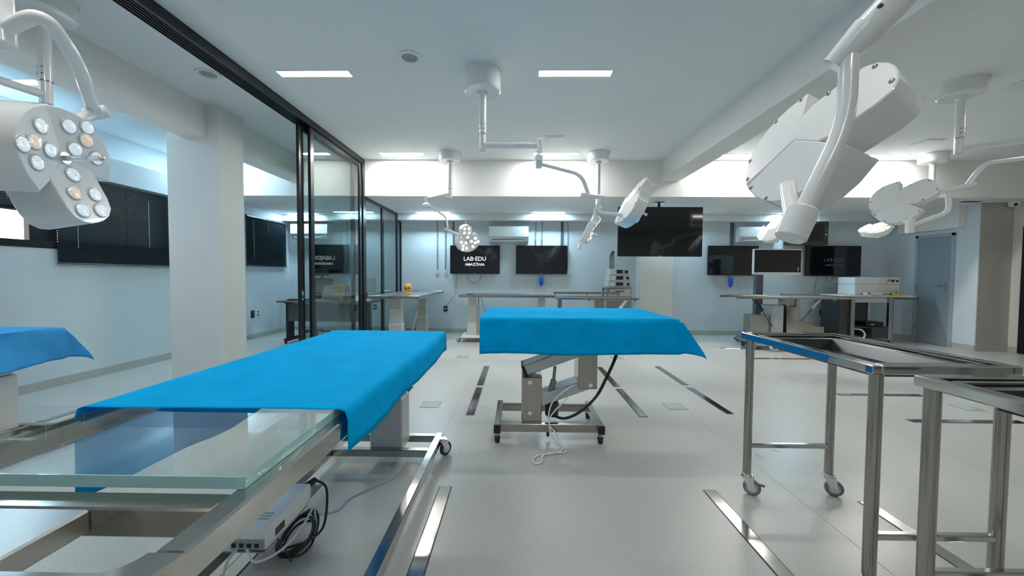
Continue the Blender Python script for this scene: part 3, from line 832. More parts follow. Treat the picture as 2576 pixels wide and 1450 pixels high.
def ceiling_part(t, x, y, zb, r=0.172, dh=0.135):
    MB().lathe([(0, 0), (r + 0.012, 0), (r + 0.012, -0.008), (r, -0.010), (r, -dh + 0.012), (r - 0.012, -dh), (0, -dh - 0.002)], (x, y, H), (0, 0, 1), 48).build('ceiling_mount', 'lamp', t)
    MB().lathe([(0, 0), (0.048, 0), (0.050, -0.02), (0.036, -0.028), (0.036, -(H - dh - zb) + 0.16), (0, -(H - dh - zb) + 0.16)], (x, y, H - dh), (0, 0, 1), 24).build('pole', 'lamp', t)
    sl = MB().lathe([(0, 0), (0.0335, 0), (0.0335, 0.155), (0.0, 0.155)], (x, y, zb), (0, 0, 1), 24).build('pole_sleeve', 'lamp', t)
    MB().lathe([(0.0345, 0), (0.0375, 0.002), (0.0375, 0.008), (0.0345, 0.010)], (x, y, zb + 0.15), (0, 0, 1), 24).build('collar_ring', 'steel', t)
    for a in (-2.2, -1.1):
        for dz in (0.20, 0.245):
            c = Vector((x + 0.035 * math.cos(a), y + 0.035 * math.sin(a), zb + dz)); d = Vector((math.cos(a), math.sin(a), 0))
            MB().cyl(c, c + d * 0.003, 0.005, n=8).build('set_screw', 'darkgrey', t)
def lamp(label, x, y, zb=2.54, dh=0.135):
    t = thing('surgical_lamp', label, 'surgical lamp', (x, y, H), 'ceiling surgical lamps')
    ceiling_part(t, x, y, zb, dh=dh)
    return t

# --- centre lamp
t = lamp('centre surgical lamp with a long jointed arm, mounted between the two front lights', -0.345, 3.675, 2.51, 0.19)
MB().tube([(-0.33, 3.66, 2.555), (0.19, 3.52, 2.505)], 0.026, 14).build('extension_arm', 'lamp', t)
MB().cyl((0.195, 3.51, 2.44), (0.195, 3.51, 2.56), 0.026, n=16, bev=0.004).build('elbow_post', 'lamp', t)
MB().cyl((0.195, 3.51, 2.44), (0.19, 3.5, 2.39), 0.018, n=14).build('elbow_neck', 'lamp', t)
MB().obox((0.188, 3.5, 2.355), 0.07, 0.085, 0.13, None, 0.03).cyl((0.188, 3.44, 2.375), (0.188, 3.50, 2.375), 0.034, n=20, bev=0.006).build('knuckle', 'lamp', t)
MB().tube(fillet([(0.20, 3.49, 2.33), (0.575, 3.46, 2.225), (0.635, 3.45, 2.05)], 0.09), 0.017, 12).build('spring_arm', 'lamp', t)
MB().tube([(0.575, 3.47, 2.045), (0.785, 3.40, 2.005)], 0.022, 14).build('swivel_bar', 'lamp', t)
MB().tube(fillet([(0.74, 3.41, 2.01), (0.70, 3.40, 1.90), (0.735, 3.39, 1.87), (0.93, 3.36, 1.845)], 0.03), 0.016, 12).cyl((0.695, 3.40, 1.80), (0.695, 3.40, 1.91), 0.02, n=14).build('yoke', 'lamp', t)
lamp_head(t, (1.055, 3.42, 1.915), (0.87, 0.07, -0.48), (0.48, 0.0, 0.87), 0.92, 0.115, 9)

# --- small lit lamp in front of the lettered screen
t = lamp('lit surgical lamp with bright lenses hanging before the lettered screen', -1.087, 6.05, 2.53)
MB().tube([(-1.10, 6.04, 2.60), (-1.44, 6.0, 2.515)], 0.022, 12).build('extension_arm', 'lamp', t)
MB().cyl((-1.45, 6.0, 2.44), (-1.45, 6.0, 2.56), 0.024, n=14, bev=0.004).build('elbow_post', 'lamp', t)
MB().sphere((-1.445, 5.99, 2.41), 0.055, 16, 10, (1.2, 0.9, 0.75)).build('knuckle', 'lamp', t)
MB().tube(fillet([(-1.40, 5.99, 2.40), (-1.13, 5.97, 2.22), (-1.11, 5.96, 2.04)], 0.07), 0.017, 12).build('spring_arm', 'lamp', t)
MB().tube([(-1.16, 5.97, 2.04), (-0.90, 5.97, 1.925)], 0.024, 12).build('swivel_bar', 'lamp', t)
lamp_head(t, (-0.775, 5.88, 1.845), (0.50, -0.80, -0.22), (-0.35, 0.0, 1.0), 0.84, 0.11, 9, 'lens_lit')
MB().sphere((-0.80, 5.83, 2.125), 0.012, 10, 6).build('indicator', 'red', t)

# --- lamp behind the centre arm
t = lamp('surgical lamp seen edge on, hanging left of the very large screen', 1.27, 6.06, 2.44)
MB().tube([(1.265, 6.05, 2.50), (1.20, 5.62, 2.46)], 0.024, 12).build('extension_arm', 'lamp', t)
MB().cyl((1.195, 5.60, 2.34), (1.195, 5.60, 2.50), 0.024, n=14, bev=0.004).build('elbow_post', 'lamp', t)
MB().sphere((1.19, 5.60, 2.32), 0.05, 16, 10).build('knuckle', 'lamp', t)
MB().tube(fillet([(1.19, 5.60, 2.32), (1.12, 5.60, 2.20), (1.08, 5.60, 2.10), (1.02, 5.60, 1.97)], 0.05), 0.017, 12).build('spring_arm', 'lamp', t)
lamp_head(t, (1.075, 5.60, 1.955), (0.85, -0.22, -0.46), (0.42, 0.0, 0.9), 0.88, 0.10, 9, 'lens_lit')
MB().cyl((0.905, 5.60, 1.70), (0.93, 5.60, 1.78), 0.028, n=12).build('grip', 'lamp_edge', t)

# --- hidden-mount lamp behind the big right head
t = lamp('surgical lamp seen edge on behind the big right lamp head', 4.18, 6.08, 2.54)
MB().tube([(4.17, 6.06, 2.60), (3.95, 5.70, 2.57)], 0.024, 12).build('extension_arm', 'lamp', t)
MB().cyl((3.94, 5.69, 2.44), (3.94, 5.69, 2.62), 0.024, n=14, bev=0.004).build('elbow_post', 'lamp', t)
MB().tube(fillet([(3.94, 5.69, 2.45), (3.98, 5.66, 2.30), (3.95, 5.64, 2.12), (3.80, 5.62, 2.0)], 0.05), 0.017, 12).build('spring_arm', 'lamp', t)
lamp_head(t, (3.73, 5.62, 1.955), (0.80, 0.30, -0.50), (0.5, 0.0, 0.8), 0.80, 0.10, 12)

# --- far right lamp, behind
t = lamp('far right surgical lamp on the smaller rear mount, mostly hidden', 6.515, 6.085, 2.52)
MB().tube([(6.51, 6.07, 2.60), (5.75, 5.70, 2.55)], 0.024, 12).build('extension_arm', 'lamp', t)
MB().cyl((5.74, 5.70, 2.36), (5.74, 5.70, 2.60), 0.024, n=14, bev=0.004).build('elbow_post', 'lamp', t)
MB().tube(fillet([(5.74, 5.70, 2.37), (5.55, 5.66, 2.20), (5.42, 5.62, 2.05), (5.30, 5.6, 2.0)], 0.05), 0.017, 12).build('spring_arm', 'lamp', t)
lamp_head(t, (5.22, 5.60, 1.985), (0.42, 0.25, -0.87), (0.9, 0.0, 0.40), 0.80, 0.10, 10)

# --- right lamp, seen from behind
t = lamp('right surgical lamp showing its white back, on the large right mount', 4.41, 3.885, 2.55)
MB().tube([(4.42, 3.87, 2.60), (4.98, 3.64, 2.62)], 0.027, 14).build('extension_arm', 'lamp', t)
MB().cyl((4.99, 3.63, 2.46), (4.99, 3.63, 2.68), 0.027, n=16, bev=0.004).sphere((4.99, 3.63, 2.44), 0.05, 16, 10).build('elbow_post', 'lamp', t)
MB().tube(fillet([(4.99, 3.62, 2.46), (4.20, 3.50, 2.345), (4.06, 3.49, 2.15)], 0.12), 0.021, 12).build('spring_arm', 'lamp', t)
MB().tube([(4.125, 3.50, 2.152), (3.82, 3.48, 2.087)], 0.025, 14).build('swivel_bar', 'lamp', t)
MB().tube(fillet([(3.87, 3.48, 2.09), (3.875, 3.46, 1.90), (3.47, 3.40, 1.765)], 0.09), 0.020, 12).build('yoke', 'lamp', t)
MB().cyl((3.455, 3.39, 1.70), (3.455, 3.39, 1.825), 0.032, n=18, bev=0.006).build('pivot', 'lamp', t)
lamp_head(t, (3.615, 3.645, 2.005), (0.80, 0.52, -0.24), (0.52, -0.66, 0.48), 0.90, 0.10, 7)
MB().tube([(3.455, 3.41, 1.79), (3.58, 3.60, 1.87)], 0.02, 10).build('yoke_stub', 'lamp', t)

# --- big right lamp close to the viewpoint
t = lamp('big surgical lamp close up at the upper right, seen from behind', 1.75, -0.10, 2.54)
MB().tube([(1.74, -0.08, 2.60), (1.28, 0.62, 2.58)], 0.030, 16).build('extension_arm', 'lamp', t)
MB().cyl((1.275, 0.63, 2.40), (1.275, 0.63, 2.66), 0.032, n=18, bev=0.004).build('elbow_post', 'lamp', t)
sa0 = Vector((1.25, 0.66, 2.42)); sa1 = Vector((0.862, 0.985, 1.915))
MB().tube([sa0, sa1], 0.036, 18).build('spring_arm', 'lamp', t)
dd = (sa1 - sa0).normalized()
MB().tube([sa1 - dd * 0.02, sa1 + dd * 0.075], 0.0385, 18, r_end=0.026).build('arm_collar', 'lamp', t)
for k in (0.16, 0.30):
    c = sa1 - dd * k * 0.35 + Vector((-0.028, -0.022, 0.004)); MB().sphere(c, 0.006, 8, 6).build('set_screw', 'darkgrey', t)
MB().tube(fillet([sa1 + dd * 0.03, (0.836, 0.985, 1.70), (0.722, 0.985, 1.455)], 0.10, 8), 0.0215, 16).build('yoke', 'lamp', t)
MB().cyl((0.735, 0.985, 1.485), (0.700, 0.985, 1.405), 0.036, n=20, bev=0.006).build('pivot', 'lamp', t)
MB().cyl((0.722, 1.0, 1.44), (0.80, 1.14, 1.575), 0.022, n=14).build('yoke_stub', 'lamp', t)
lamp_head(t, (0.895 + 0.112, 1.25 + 0.026, 1.755 - 0.05), (0.90, 0.20, -0.38), (0.38, -0.72, 0.57), 0.87, 0.145, 7)

# --- big left lamp close up, lenses facing the room
t = lamp('big surgical lamp close up at the upper left, lenses facing the room', -3.34, 2.66, 2.50)
MB().tube(fillet([(-3.34, 2.66, 2.56), (-3.55, 2.0, 2.58), (-2.5, 1.45, 2.63), (-2.06, 1.47, 2.62)], 0.2), 0.027, 14).build('extension_arm', 'lamp', t)
MB().cyl((-2.045, 1.48, 2.205), (-2.045, 1.48, 2.66), 0.052, 0.040, 24, 0.004).build('elbow_post', 'lamp', t)
MB().tube(fillet([(-2.02, 1.48, 2.255), (-1.885, 1.50, 2.345), (-1.93, 1.66, 2.22), (-2.10, 1.86, 2.11)], 0.10, 8), 0.026, 14).build('spring_arm', 'lamp', t)
MB().tube([(-2.13, 1.85, 2.085), (-2.06, 1.89, 2.12)], 0.030, 14).build('pivot', 'lamp', t)
PH = lamp_head(t, (-1.885, 1.55, 1.782), (0.96, 0.18, 0.05), (-0.02, 0.34, -0.93), 0.97, 0.18, 8, handle=0.14)
MB().tube([(-2.10, 1.86, 2.10), PH(-0.06, 0, -0.12)], 0.022, 12).build('yoke_stub', 'lamp', t)
for k in range(3):
    q = PH(-0.225 + 0.075 * k, -0.205 - 0.028 * (k % 2), -0.11)
    MB().sphere(q, 0.013, 10, 8).build('button', 'black' if k != 1 else 'white', t)

# ================================================================== TABLES
def caster(t, x, y, zt, r=0.045, ang=0.0, brake=False, wm='rubber'):
    """swivel caster: fork with a wheel and hub as pieces of its own"""
    ca, sa = math.cos(ang), math.sin(ang)
    def L(a, b, c): return Vector((x + a * ca - b * sa, y + a * sa + b * ca, c))
    R3 = Matrix.Rotation(ang, 3, 'Z')
    mb = MB()
    mb.cyl(L(0, 0, zt), L(0, 0, zt - 0.012), 0.026, n=16)
    ox = 0.028
    for s_ in (-1, 1):
        poly = [(-0.028, zt - 0.012), (0.034, zt - 0.012), (ox + 0.018, r - 0.012), (ox - 0.012, r - 0.012)]
        vs = []
        for o_ in (0, 0.003):
            for (a, z) in poly: vs.append(L(a, s_ * (0.017 + o_), z))
        fs = [(0, 1, 2, 3), (7, 6, 5, 4)] + [(k, (k + 1) % 4, 4 + (k + 1) % 4, 4 + k) for k in range(4)]
        mb.add(vs, fs)
    mb.obox(L(0.002, 0, zt - 0.014), 0.062, 0.04, 0.006, R3)
    f = mb.build('caster', 'chrome', t)
    wc = L(ox, 0, r); ax = Vector((-sa, ca, 0))
    MB().lathe([(0.012, -0.013), (r - 0.012, -0.013), (r - 0.004, -0.012), (r, -0.006), (r, 0.006), (r - 0.004, 0.012), (r - 0.012, 0.013), (0.012, 0.013)], wc, ax, 24).build('wheel', wm, f)
    MB().cyl(wc - ax * 0.0145, wc + ax * 0.0145, r * 0.62, n=20).cyl(wc - ax * 0.022, wc + ax * 0.022, 0.006, n=10).build('wheel_hub', 'lightgrey', f)
    if brake:
        MB().obox(L(ox + 0.04, 0, r + 0.026), 0.05, 0.022, 0.008, R3, 0.002).build('brake_pedal', 'black', f)
    return f

def drape(name, label, x0, x1, y0, y1, z, hl, hr, hf, hb, m, nx=60, ny=60, amp=0.004, rad=0.012, hem=0.012, cat='drape', seed=0.0, flare=0.6, sag=None, grow=0.02):
    us = []
    def axis(a, b, ha, hb_, n):
        out = []
        if ha > 0:
            k = max(3, int(ha / 0.022))
            out += [a - ha + ha * i / k for i in range(k)]
        out += [a + (b - a) * i / n for i in range(n + 1)]
        if hb_ > 0:
            k = max(3, int(hb_ / 0.022))
            out += [b + hb_ * (i + 1) / k for i in range(k)]
        return out
    xs = axis(x0, x1, hl, hr, nx); ys = axis(y0, y1, hf, hb, ny)
    vs = []
    for v in ys:
        for u in xs:
            dx = max(x0 - u, u - x1, 0.0); dy = max(y0 - v, v - y1, 0.0)
            sx = -1 if u < x0 else 1; sy = -1 if v < y0 else 1
            px = min(max(u, x0), x1); py = min(max(v, y0), y1)
            nz = noise.noise(Vector((u * 3.1 + seed, v * 3.1, seed))) * amp + noise.noise(Vector((u * 11 + seed, v * 11, 1.7))) * amp * 0.4
            hem_n = 1.0 + hem * 6 * noise.noise(Vector((u * 2.6 + seed * 3, v * 2.6, 9.1)))
            if dx == 0 and dy == 0:
                e = min(u - x0 if hl > 0 else 9, x1 - u if hr > 0 else 9, v - y0 if hf > 0 else 9, y1 - v if hb > 0 else 9)
                pz = z + nz * 0.35 * min(1, e / 0.08) - (rad * (1 - e / rad) ** 2 * 0.5 if e < rad else 0)
                vs.append((px, py, pz))
            elif dx > 0 and dy > 0:
                mxx = (dx ** 3 + dy ** 3) ** (1 / 3) * 0.96; mn = dx * dy / math.hypot(dx, dy) * 1.25
                k = flare * mn
                vs.append((px + sx * (k + 0.010 + grow * dx), py + sy * (k + 0.010 + grow * dy), z - mxx * 0.985 * hem_n + nz))
            elif dx > 0:
                vs.append((px + sx * (0.010 + grow * dx + nz * 2.2), py, z - rad * 0.4 - dx * hem_n))
            else:
                vs.append((px, py + sy * (0.010 + grow * dy + nz * 2.2), z - rad * 0.4 - dy * hem_n))
    n = len(xs); fs = []
    for j in range(len(ys) - 1):
        for i in range(n - 1):
            fs.append((j * n + i, j * n + i + 1, (j + 1) * n + i + 1, (j + 1) * n + i))
    # thickness: second skin just below, joined at the rim
    mb = MB().add(vs, fs)
    o = mb.build(name, m, None, angle=60)
    sol = o.modifiers.new('thickness', 'SOLIDIFY'); sol.thickness = 0.0015; sol.offset = 1
    return tag(o, label, cat)

# ------------------------------------------------------------------ foreground table with glass top
TZ = 0.865
t = thing('operating_table', 'stainless operating table in the foreground with a thick glass top', 'table', (-0.92, 1.6, 0))
XA0, XA1, YA0, YA1 = -1.355, -0.525, 0.475, 2.80
fr = MB()
W_, Hh = 0.052, 0.060
def rail_path(pts): return fillet(pts, 0.09, 6)
MB().box(XA1 - W_, XA1, YA0 + 0.10, YA1, TZ - Hh, TZ, 0.005).build('side_rail', 'steel_bright', t)
MB().box(XA0, XA0 + W_, YA0 + 0.10, YA1, TZ - Hh, TZ, 0.005).build('side_rail', 'steel_bright', t)
MB().box(XA0 + W_, XA1 - W_, YA1 - 0.05, YA1, TZ - Hh, TZ, 0.005).build('end_rail', 'steel_bright', t)
# near end rail with rounded corners
def arc_end():
    outer = []; inner = []
    ro, ri = 0.10, 0.042
    cx = XA1 - ro; cy = YA0 + ro
    for k in range(9):
        a = -math.pi / 2 + (math.pi / 2) * k / 8
        outer.append((cx + ro * math.cos(a), cy + ro * math.sin(a))); inner.append((cx + ri * math.cos(a), cy + ri * math.sin(a)))
    cx2 = XA0 + ro
    ol = []; il = []
    for k in range(9):
        a = math.pi + (math.pi / 2) * k / 8
        ol.append((cx2 + ro * math.cos(a), cy + ro * math.sin(a))); il.append((cx2 + ri * math.cos(a), cy + ri * math.sin(a)))
    return ol + outer, il + inner
ou, inn = arc_end()
mb = MB(); n_ = len(ou)
vs = [(p[0], p[1], TZ) for p in ou] + [(p[0], p[1], TZ) for p in inn] + [(p[0], p[1], TZ - Hh) for p in ou] + [(p[0], p[1], TZ - Hh) for p in inn]
fs = []
for k in range(n_ - 1):
    fs += [(k, k + 1, n_ + k + 1, n_ + k), (2 * n_ + k, 3 * n_ + k, 3 * n_ + k + 1, 2 * n_ + k + 1), (k, 2 * n_ + k, 2 * n_ + k + 1, k + 1), (n_ + k, n_ + k + 1, 3 * n_ + k + 1, 3 * n_ + k)]
mb.add(vs, fs).build('end_rail', 'steel_bright', t, angle=40)
MB().box(XA0 + W_, XA1 - W_, 0.690, 0.745, TZ - 0.062, TZ - 0.004, 0.004).build('cross_rail', 'steel', t)
MB().box(XA0 + W_, XA1 - W_, 1.75, 1.80, TZ - 0.075, TZ - 0.03, 0.003).build('cross_rail', 'steel', t)
MB().box(-1.10, -0.81, YA0 + 0.065, 0.692, TZ - 0.05, TZ - 0.006, 0.004).build('end_plate', 'steel_brushed', t)
gt = MB().box(-1.285, -0.558, 0.752, 2.74, TZ + 0.001, TZ + 0.026)
gl = gt.build('glass_top', 'glass_top', t, angle=None)
MB().box(-1.285, -0.558, 0.7505, 0.7535, TZ + 0.001, TZ + 0.026).build('glass_edge', 'glass_edge', t, angle=None)
MB().box(-0.5595, -0.5565, 0.752, 2.74, TZ + 0.001, TZ + 0.026).build('glass_edge', 'glass_edge', t, angle=None)
# base
BX0, BX1 = -1.285, -0.545
MB().box(BX1 - 0.05, BX1, 0.35, 2.76, 0.085, 0.135, 0.004).build('base_rail', 'steel_bright', t)
MB().box(BX0, BX0 + 0.05, 0.35, 2.76, 0.085, 0.135, 0.004).build('base_rail', 'steel_bright', t)
for y in (2.47, 2.70, 0.38, 0.64):
    MB().box(BX0 + 0.05, BX1 - 0.05, y, y + 0.05, 0.085, 0.133, 0.004).build('base_crossbar', 'steel', t)
for y0 in (2.52, 0.44):
    c0 = MB().box(-1.00, -0.78, y0, y0 + 0.18, 0.10, 0.46, 0.008).build('lift_column', 'leg_grey', t)
    MB().box(-0.99, -0.79, y0 + 0.012, y0 + 0.168, 0.46, TZ - Hh, 0.006).build('column_stage', 'leg_grey', c0)
    MB().box(-0.93, -0.88, y0 - 0.002, y0, 0.16, 0.20).build('sticker', 'lightgrey', c0, angle=None)
MB().box(BX0 + 0.05, -0.98, 1.42, 1.72, 0.218, 0.224).box(BX0 + 0.05, BX0 + 0.056, 1.42, 1.72, 0.10, 0.22).build('shelf_plate', 'steel_brushed', t, angle=None)
MB().box(BX0 + 0.05, BX1 - 0.05, 1.38, 1.41, 0.087, 0.120).build('base_crossbar', 'steel', t)
for (x, y, a) in ((BX1 + 0.012, 2.67, 0.9), (BX0 - 0.012, 2.67, 2.2), (BX1 + 0.012, 0.45, 0.4), (BX0 - 0.012, 0.45, 2.6)):
    caster(t, x, y, 0.13, 0.05, a)
    MB().box(x - 0.02, x + 0.02, y - 0.02, y + 0.02, 0.125, 0.133).build('caster_plate', 'steel', t, angle=None)
# control box and cables on the base
cb = thing('control_box', 'white control box with plugged cables on a bracket of the foreground table base', 'control box', (-1.055, 1.56, 0.224))
cbx, cby, cbz = -1.045, 1.42, 0.225
bd = MB().box(cbx - 0.07, cbx + 0.07, cby, cby + 0.33, cbz, cbz + 0.088, 0.014).build('case', 'white', cb)
MB().box(cbx - 0.065, cbx + 0.065, cby - 0.003, cby + 0.001, cbz + 0.008, cbz + 0.048).build('port_strip', 'grey', bd, angle=None)
for i in range(4):
    MB().box(cbx - 0.06 + i * 0.03, cbx - 0.045 + i * 0.03, cby - 0.006, cby - 0.002, cbz + 0.018, cbz + 0.033).build('port', 'black', bd, angle=None)
for i in range(3):
    MB().box(cbx - 0.02, cbx + 0.04, cby + 0.06 + i * 0.018, cby + 0.068 + i * 0.018, cbz + 0.0878, cbz + 0.089).build('label_mark', 'grey', bd, angle=None)
MB().box(cbx + 0.0695, cbx + 0.0715, cby + 0.06, cby + 0.12, cbz + 0.02, cbz + 0.05).build('label_mark', 'darkgrey', bd, angle=None)
MB().cyl((cbx + 0.02, cby + 0.33, cbz + 0.05), (cbx + 0.05, cby + 0.40, cbz + 0.065), 0.022, 0.014, 12).build('plug', 'black', cb)
MB().tube(smooth_path([(cbx + 0.05, cby + 0.40, cbz + 0.065), (cbx + 0.09, cby + 0.43, cbz + 0.0), (cbx + 0.09, cby + 0.40, 0.06), (cbx + 0.04, cby + 0.34, 0.012)], 8), 0.006, 8).build('cord', 'black', cb)
coil = MB()
for k in range(6):
    rx = 0.070 + 0.012 * random.random(); ry = 0.095 + 0.02 * random.random()
    cx = -1.05 + random.uniform(-0.012, 0.012); cy = 1.77 + random.uniform(-0.015, 0.015)
    pts = []
    for a in range(28):
        th_ = 2 * math.pi * a / 28
        pts.append((cx + rx * math.cos(th_) * 0.9, cy + ry * math.sin(th_), 0.012 + 0.011 * k * 0.8 + 0.006 * math.sin(3 * th_ + k) + 0.05 * max(0, math.sin(th_))))
    coil.tube(pts, 0.0055, 8, closed=True)
tag(coil.build('coiled_cable', 'black'), 'coiled black cable beside the white control box under the table', 'cable')
MB().tube(smooth_path([(-0.985, 1.50, 0.225), (-0.975, 1.52, 0.18), (-0.99, 1.58, 0.10), (-1.0, 1.62, 0.03)], 6), 0.003, 6).build('tie', 'black', cb)
cable('white_cable', 'pale cable running from the control box along the floor to the front', [(-1.03, 1.395, 0.25), (-0.97, 1.36, 0.23), (-0.93, 1.46, 0.21), (-0.94, 1.62, 0.20), (-0.97, 1.76, 0.19), (-1.02, 1.86, 0.05), (-1.05, 1.93, 0.02)], 0.005, 'lightgrey')
cable('pale_cable', 'two pale cables dropping from the control box toward the near floor', [(-1.07, 1.395, 0.25), (-1.07, 1.34, 0.23), (-1.07, 1.28, 0.10), (-1.08, 1.18, 0.02), (-1.10, 1.0, 0.012), (-1.15, 0.8, 0.012)], 0.005, 'lightgrey')
cable('floor_cable', 'thin white cable trailing from under the drape across the floor', [(-0.72, 2.44, 0.10), (-0.78, 2.36, 0.02), (-0.88, 2.25, 0.006), (-0.97, 2.13, 0.006), (-0.985, 2.03, 0.006), (-1.08, 1.98, 0.006), (-1.14, 1.93, 0.006), (-1.15, 1.86, 0.05)], 0.0033, 'lightgrey')
drape('blue_drape', 'bright blue sheet spread over the far part of the foreground glass table', -1.348, -0.522, 1.125, 2.735, TZ + 0.031, 0.30, 0.125, 0, 0, 'drape', 50, 90, 0.007, hem=0.02, seed=2.0)

# ------------------------------------------------------------------ middle table on a parallelogram lift
t = thing('operating_table', 'operating table at the centre on a slanted parallelogram lift under a sheet', 'table', (0.45, 3.2, 0))
YN, YFAR = 2.945, 3.40
for y in (YN, YFAR):
    MB().box(-0.13, 0.645, y - 0.02, y + 0.02, 0.075, 0.14, 0.004).build('base_bar', 'steel', t)
for x in (-0.15, 0.655):
    sb = MB().box(x - 0.025, x + 0.025, YN - 0.07, YFAR + 0.06, 0.085, 0.15, 0.004).build('base_side', 'steel_bright', t)
    MB().box(x - 0.026, x + 0.026, YN - 0.078, YN - 0.06, 0.084, 0.151, 0.003).build('end_cap', 'black', sb)
    for y in (YN - 0.035, YFAR + 0.03):
        ft = MB().cyl((x, y, 0.05), (x, y, 0.09), 0.016, n=12).build('foot', 'steel', t)
        MB().lathe([(0.018, 0.0), (0.021, 0.012), (0.024, 0.05), (0.0, 0.052)], (x, y, 0.0), (0, 0, 1), 14).build('rubber_tip', 'black', ft)
MB().box(-0.176, -0.174, YN - 0.05, YN + 0.0, 0.11, 0.135).build('blue_tab', 'blue', t, angle=None)
lp = MB().box(0.04, 0.20, YN + 0.02, YN + 0.26, 0.12, 0.50, 0.006).build('lower_post', 'steel', t)
for z in (0.215, 0.46):
    MB().cyl((0.105, YN + 0.021, z), (0.105, YN + 0.012, z), 0.016, n=14).build('bolt', 'chrome', lp)
MB().bar((0.06, YN + 0.14, 0.545), (0.60, YN + 0.14, 0.745), 0.20, 0.085, 0.006).build('upper_arm', 'steel_grey', t)
MB().bar((0.05, YN + 0.14, 0.535), (0.075, YN + 0.14, 0.545), 0.21, 0.095, 0.004).build('arm_end_cap', 'black', t)
MB().bar((0.12, YN + 0.14, 0.275), (0.60, YN + 0.14, 0.455), 0.20, 0.085, 0.006).build('lower_arm', 'steel_grey', t)
up = MB().box(0.487, 0.64, YN + 0.03, YN + 0.25, 0.405, 0.80, 0.006).build('upper_post', 'steel', t)
MB().cyl((0.585, YN + 0.031, 0.44), (0.585, YN + 0.022, 0.44), 0.016, n=14).build('bolt', 'chrome', up)
MB().box(0.44, 0.70, YN + 0.0, YN + 0.36, 0.80, 0.93, 0.01).build('head_block', 'steel', t)
MB().cyl((0.27, YN + 0.10, 0.33), (0.30, YN + 0.10, 0.46), 0.024, n=14).cyl((0.30, YN + 0.10, 0.46), (0.31, YN + 0.10, 0.57), 0.013, n=12).build('gas_strut', 'grey', t)
MB().cyl((0.29, YN + 0.14, 0.15), (0.29, YN + 0.14, 0.28), 0.055, n=20, bev=0.01).build('motor', 'darkgrey', t)
MB().cyl((0.25, YN + 0.02, 0.03), (0.25, YN + 0.02, 0.075), 0.012, n=10).build('pedal_pin', 'black', t)
MB().box(-0.265, 1.20, 2.825, 3.705, 0.93, 0.985, 0.008).build('table_top', 'steel', t)
drape('blue_drape', 'bright blue sheet draped over the raised centre operating table', -0.280, 1.205, 2.815, 3.715, 0.992, 0.0, 0.19, 0.265, 0.06, 'drape', 70, 44, 0.010, hem=0.010, seed=5.0, flare=0.62, grow=0.05)
hose = MB()
hp = smooth_path([(0.80, YN + 0.05, 0.75), (0.775, YN + 0.02, 0.66), (0.70, YN + 0.0, 0.50), (0.62, YN - 0.015, 0.36), (0.50, YN - 0.02, 0.245), (0.38, YN - 0.01, 0.185), (0.29, YN + 0.05, 0.185)], 14)
hose.tube(hp, 0.011, 10)
for i in range(2, 40, 1):
    a, b_ = hp[i], hp[i + 1]
    d = (b_ - a).normalized()
    hose.lathe([(0.010, -0.004), (0.0145, -0.002), (0.0145, 0.002), (0.010, 0.004)], a, d, 10)
tag(hose.build('ribbed_hose', 'black'), 'black ribbed hose hanging from the centre operating table', 'hose')
cable('looped_cable', 'white cable hanging from the centre table and looping on the floor',
      [(0.45, YN - 0.03, 0.46), (0.36, YN - 0.03, 0.40), (0.27, YN - 0.03, 0.30), (0.25, YN - 0.035, 0.16), (0.30, YN - 0.06, 0.09), (0.345, YN - 0.12, 0.02), (0.33, 2.76, 0.006),
       (0.25, 2.71, 0.006), (0.16, 2.69, 0.006), (0.12, 2.62, 0.006), (0.13, 2.57, 0.006), (0.18, 2.59, 0.006), (0.185, 2.66, 0.012), (0.24, 2.71, 0.014), (0.36, 2.74, 0.006), (0.35, 2.82, 0.006), (0.28, YN - 0.09, 0.07), (0.26, YN - 0.045, 0.20), (0.40, YN - 0.03, 0.36)], 0.0055, 'white')

# ------------------------------------------------------------------ left table in the side room
t = thing('operating_table', 'operating table with telescopic column at the left edge', 'table', (-4.2, 2.95, 0))
c0 = MB().box(-4.10, -3.88, 2.63, 2.85, 0.10, 0.52, 0.006).build('lift_column', 'leg_grey', t)
MB().box(-4.085, -3.895, 2.645, 2.835, 0.52, 0.82, 0.006).build('column_stage', 'leg_grey', c0)
for y in (2.42, 2.89):
    MB().box(-5.1, -3.60, y - 0.025, y + 0.025, 0.06, 0.11, 0.004).build('base_rail', 'steel', t)
for x in (-5.08, -4.16, -3.83, -3.62):
    MB().box(x - 0.02, x + 0.02, 2.44, 2.87, 0.065, 0.108, 0.004).build('base_crossbar', 'steel', t)
for (x, y) in ((-5.05, 2.42), (-3.66, 2.42), (-5.05, 2.89), (-3.66, 2.89)):
    caster(t, x, y, 0.075, 0.03, 0.5)
MB().box(-5.1, -3.72, 2.32, 2.965, 0.82, 0.862, 0.006).build('table_top', 'steel', t)
drape('blue_drape', 'paler blue creased sheet on the table at the left edge', -5.12, -3.705, 2.305, 2.98, 0.870, 0.1, 0.27, 0.24, 0.20, 'drape_pale', 60, 34, 0.022, hem=0.02, seed=11.0, flare=0.55, grow=0.06)

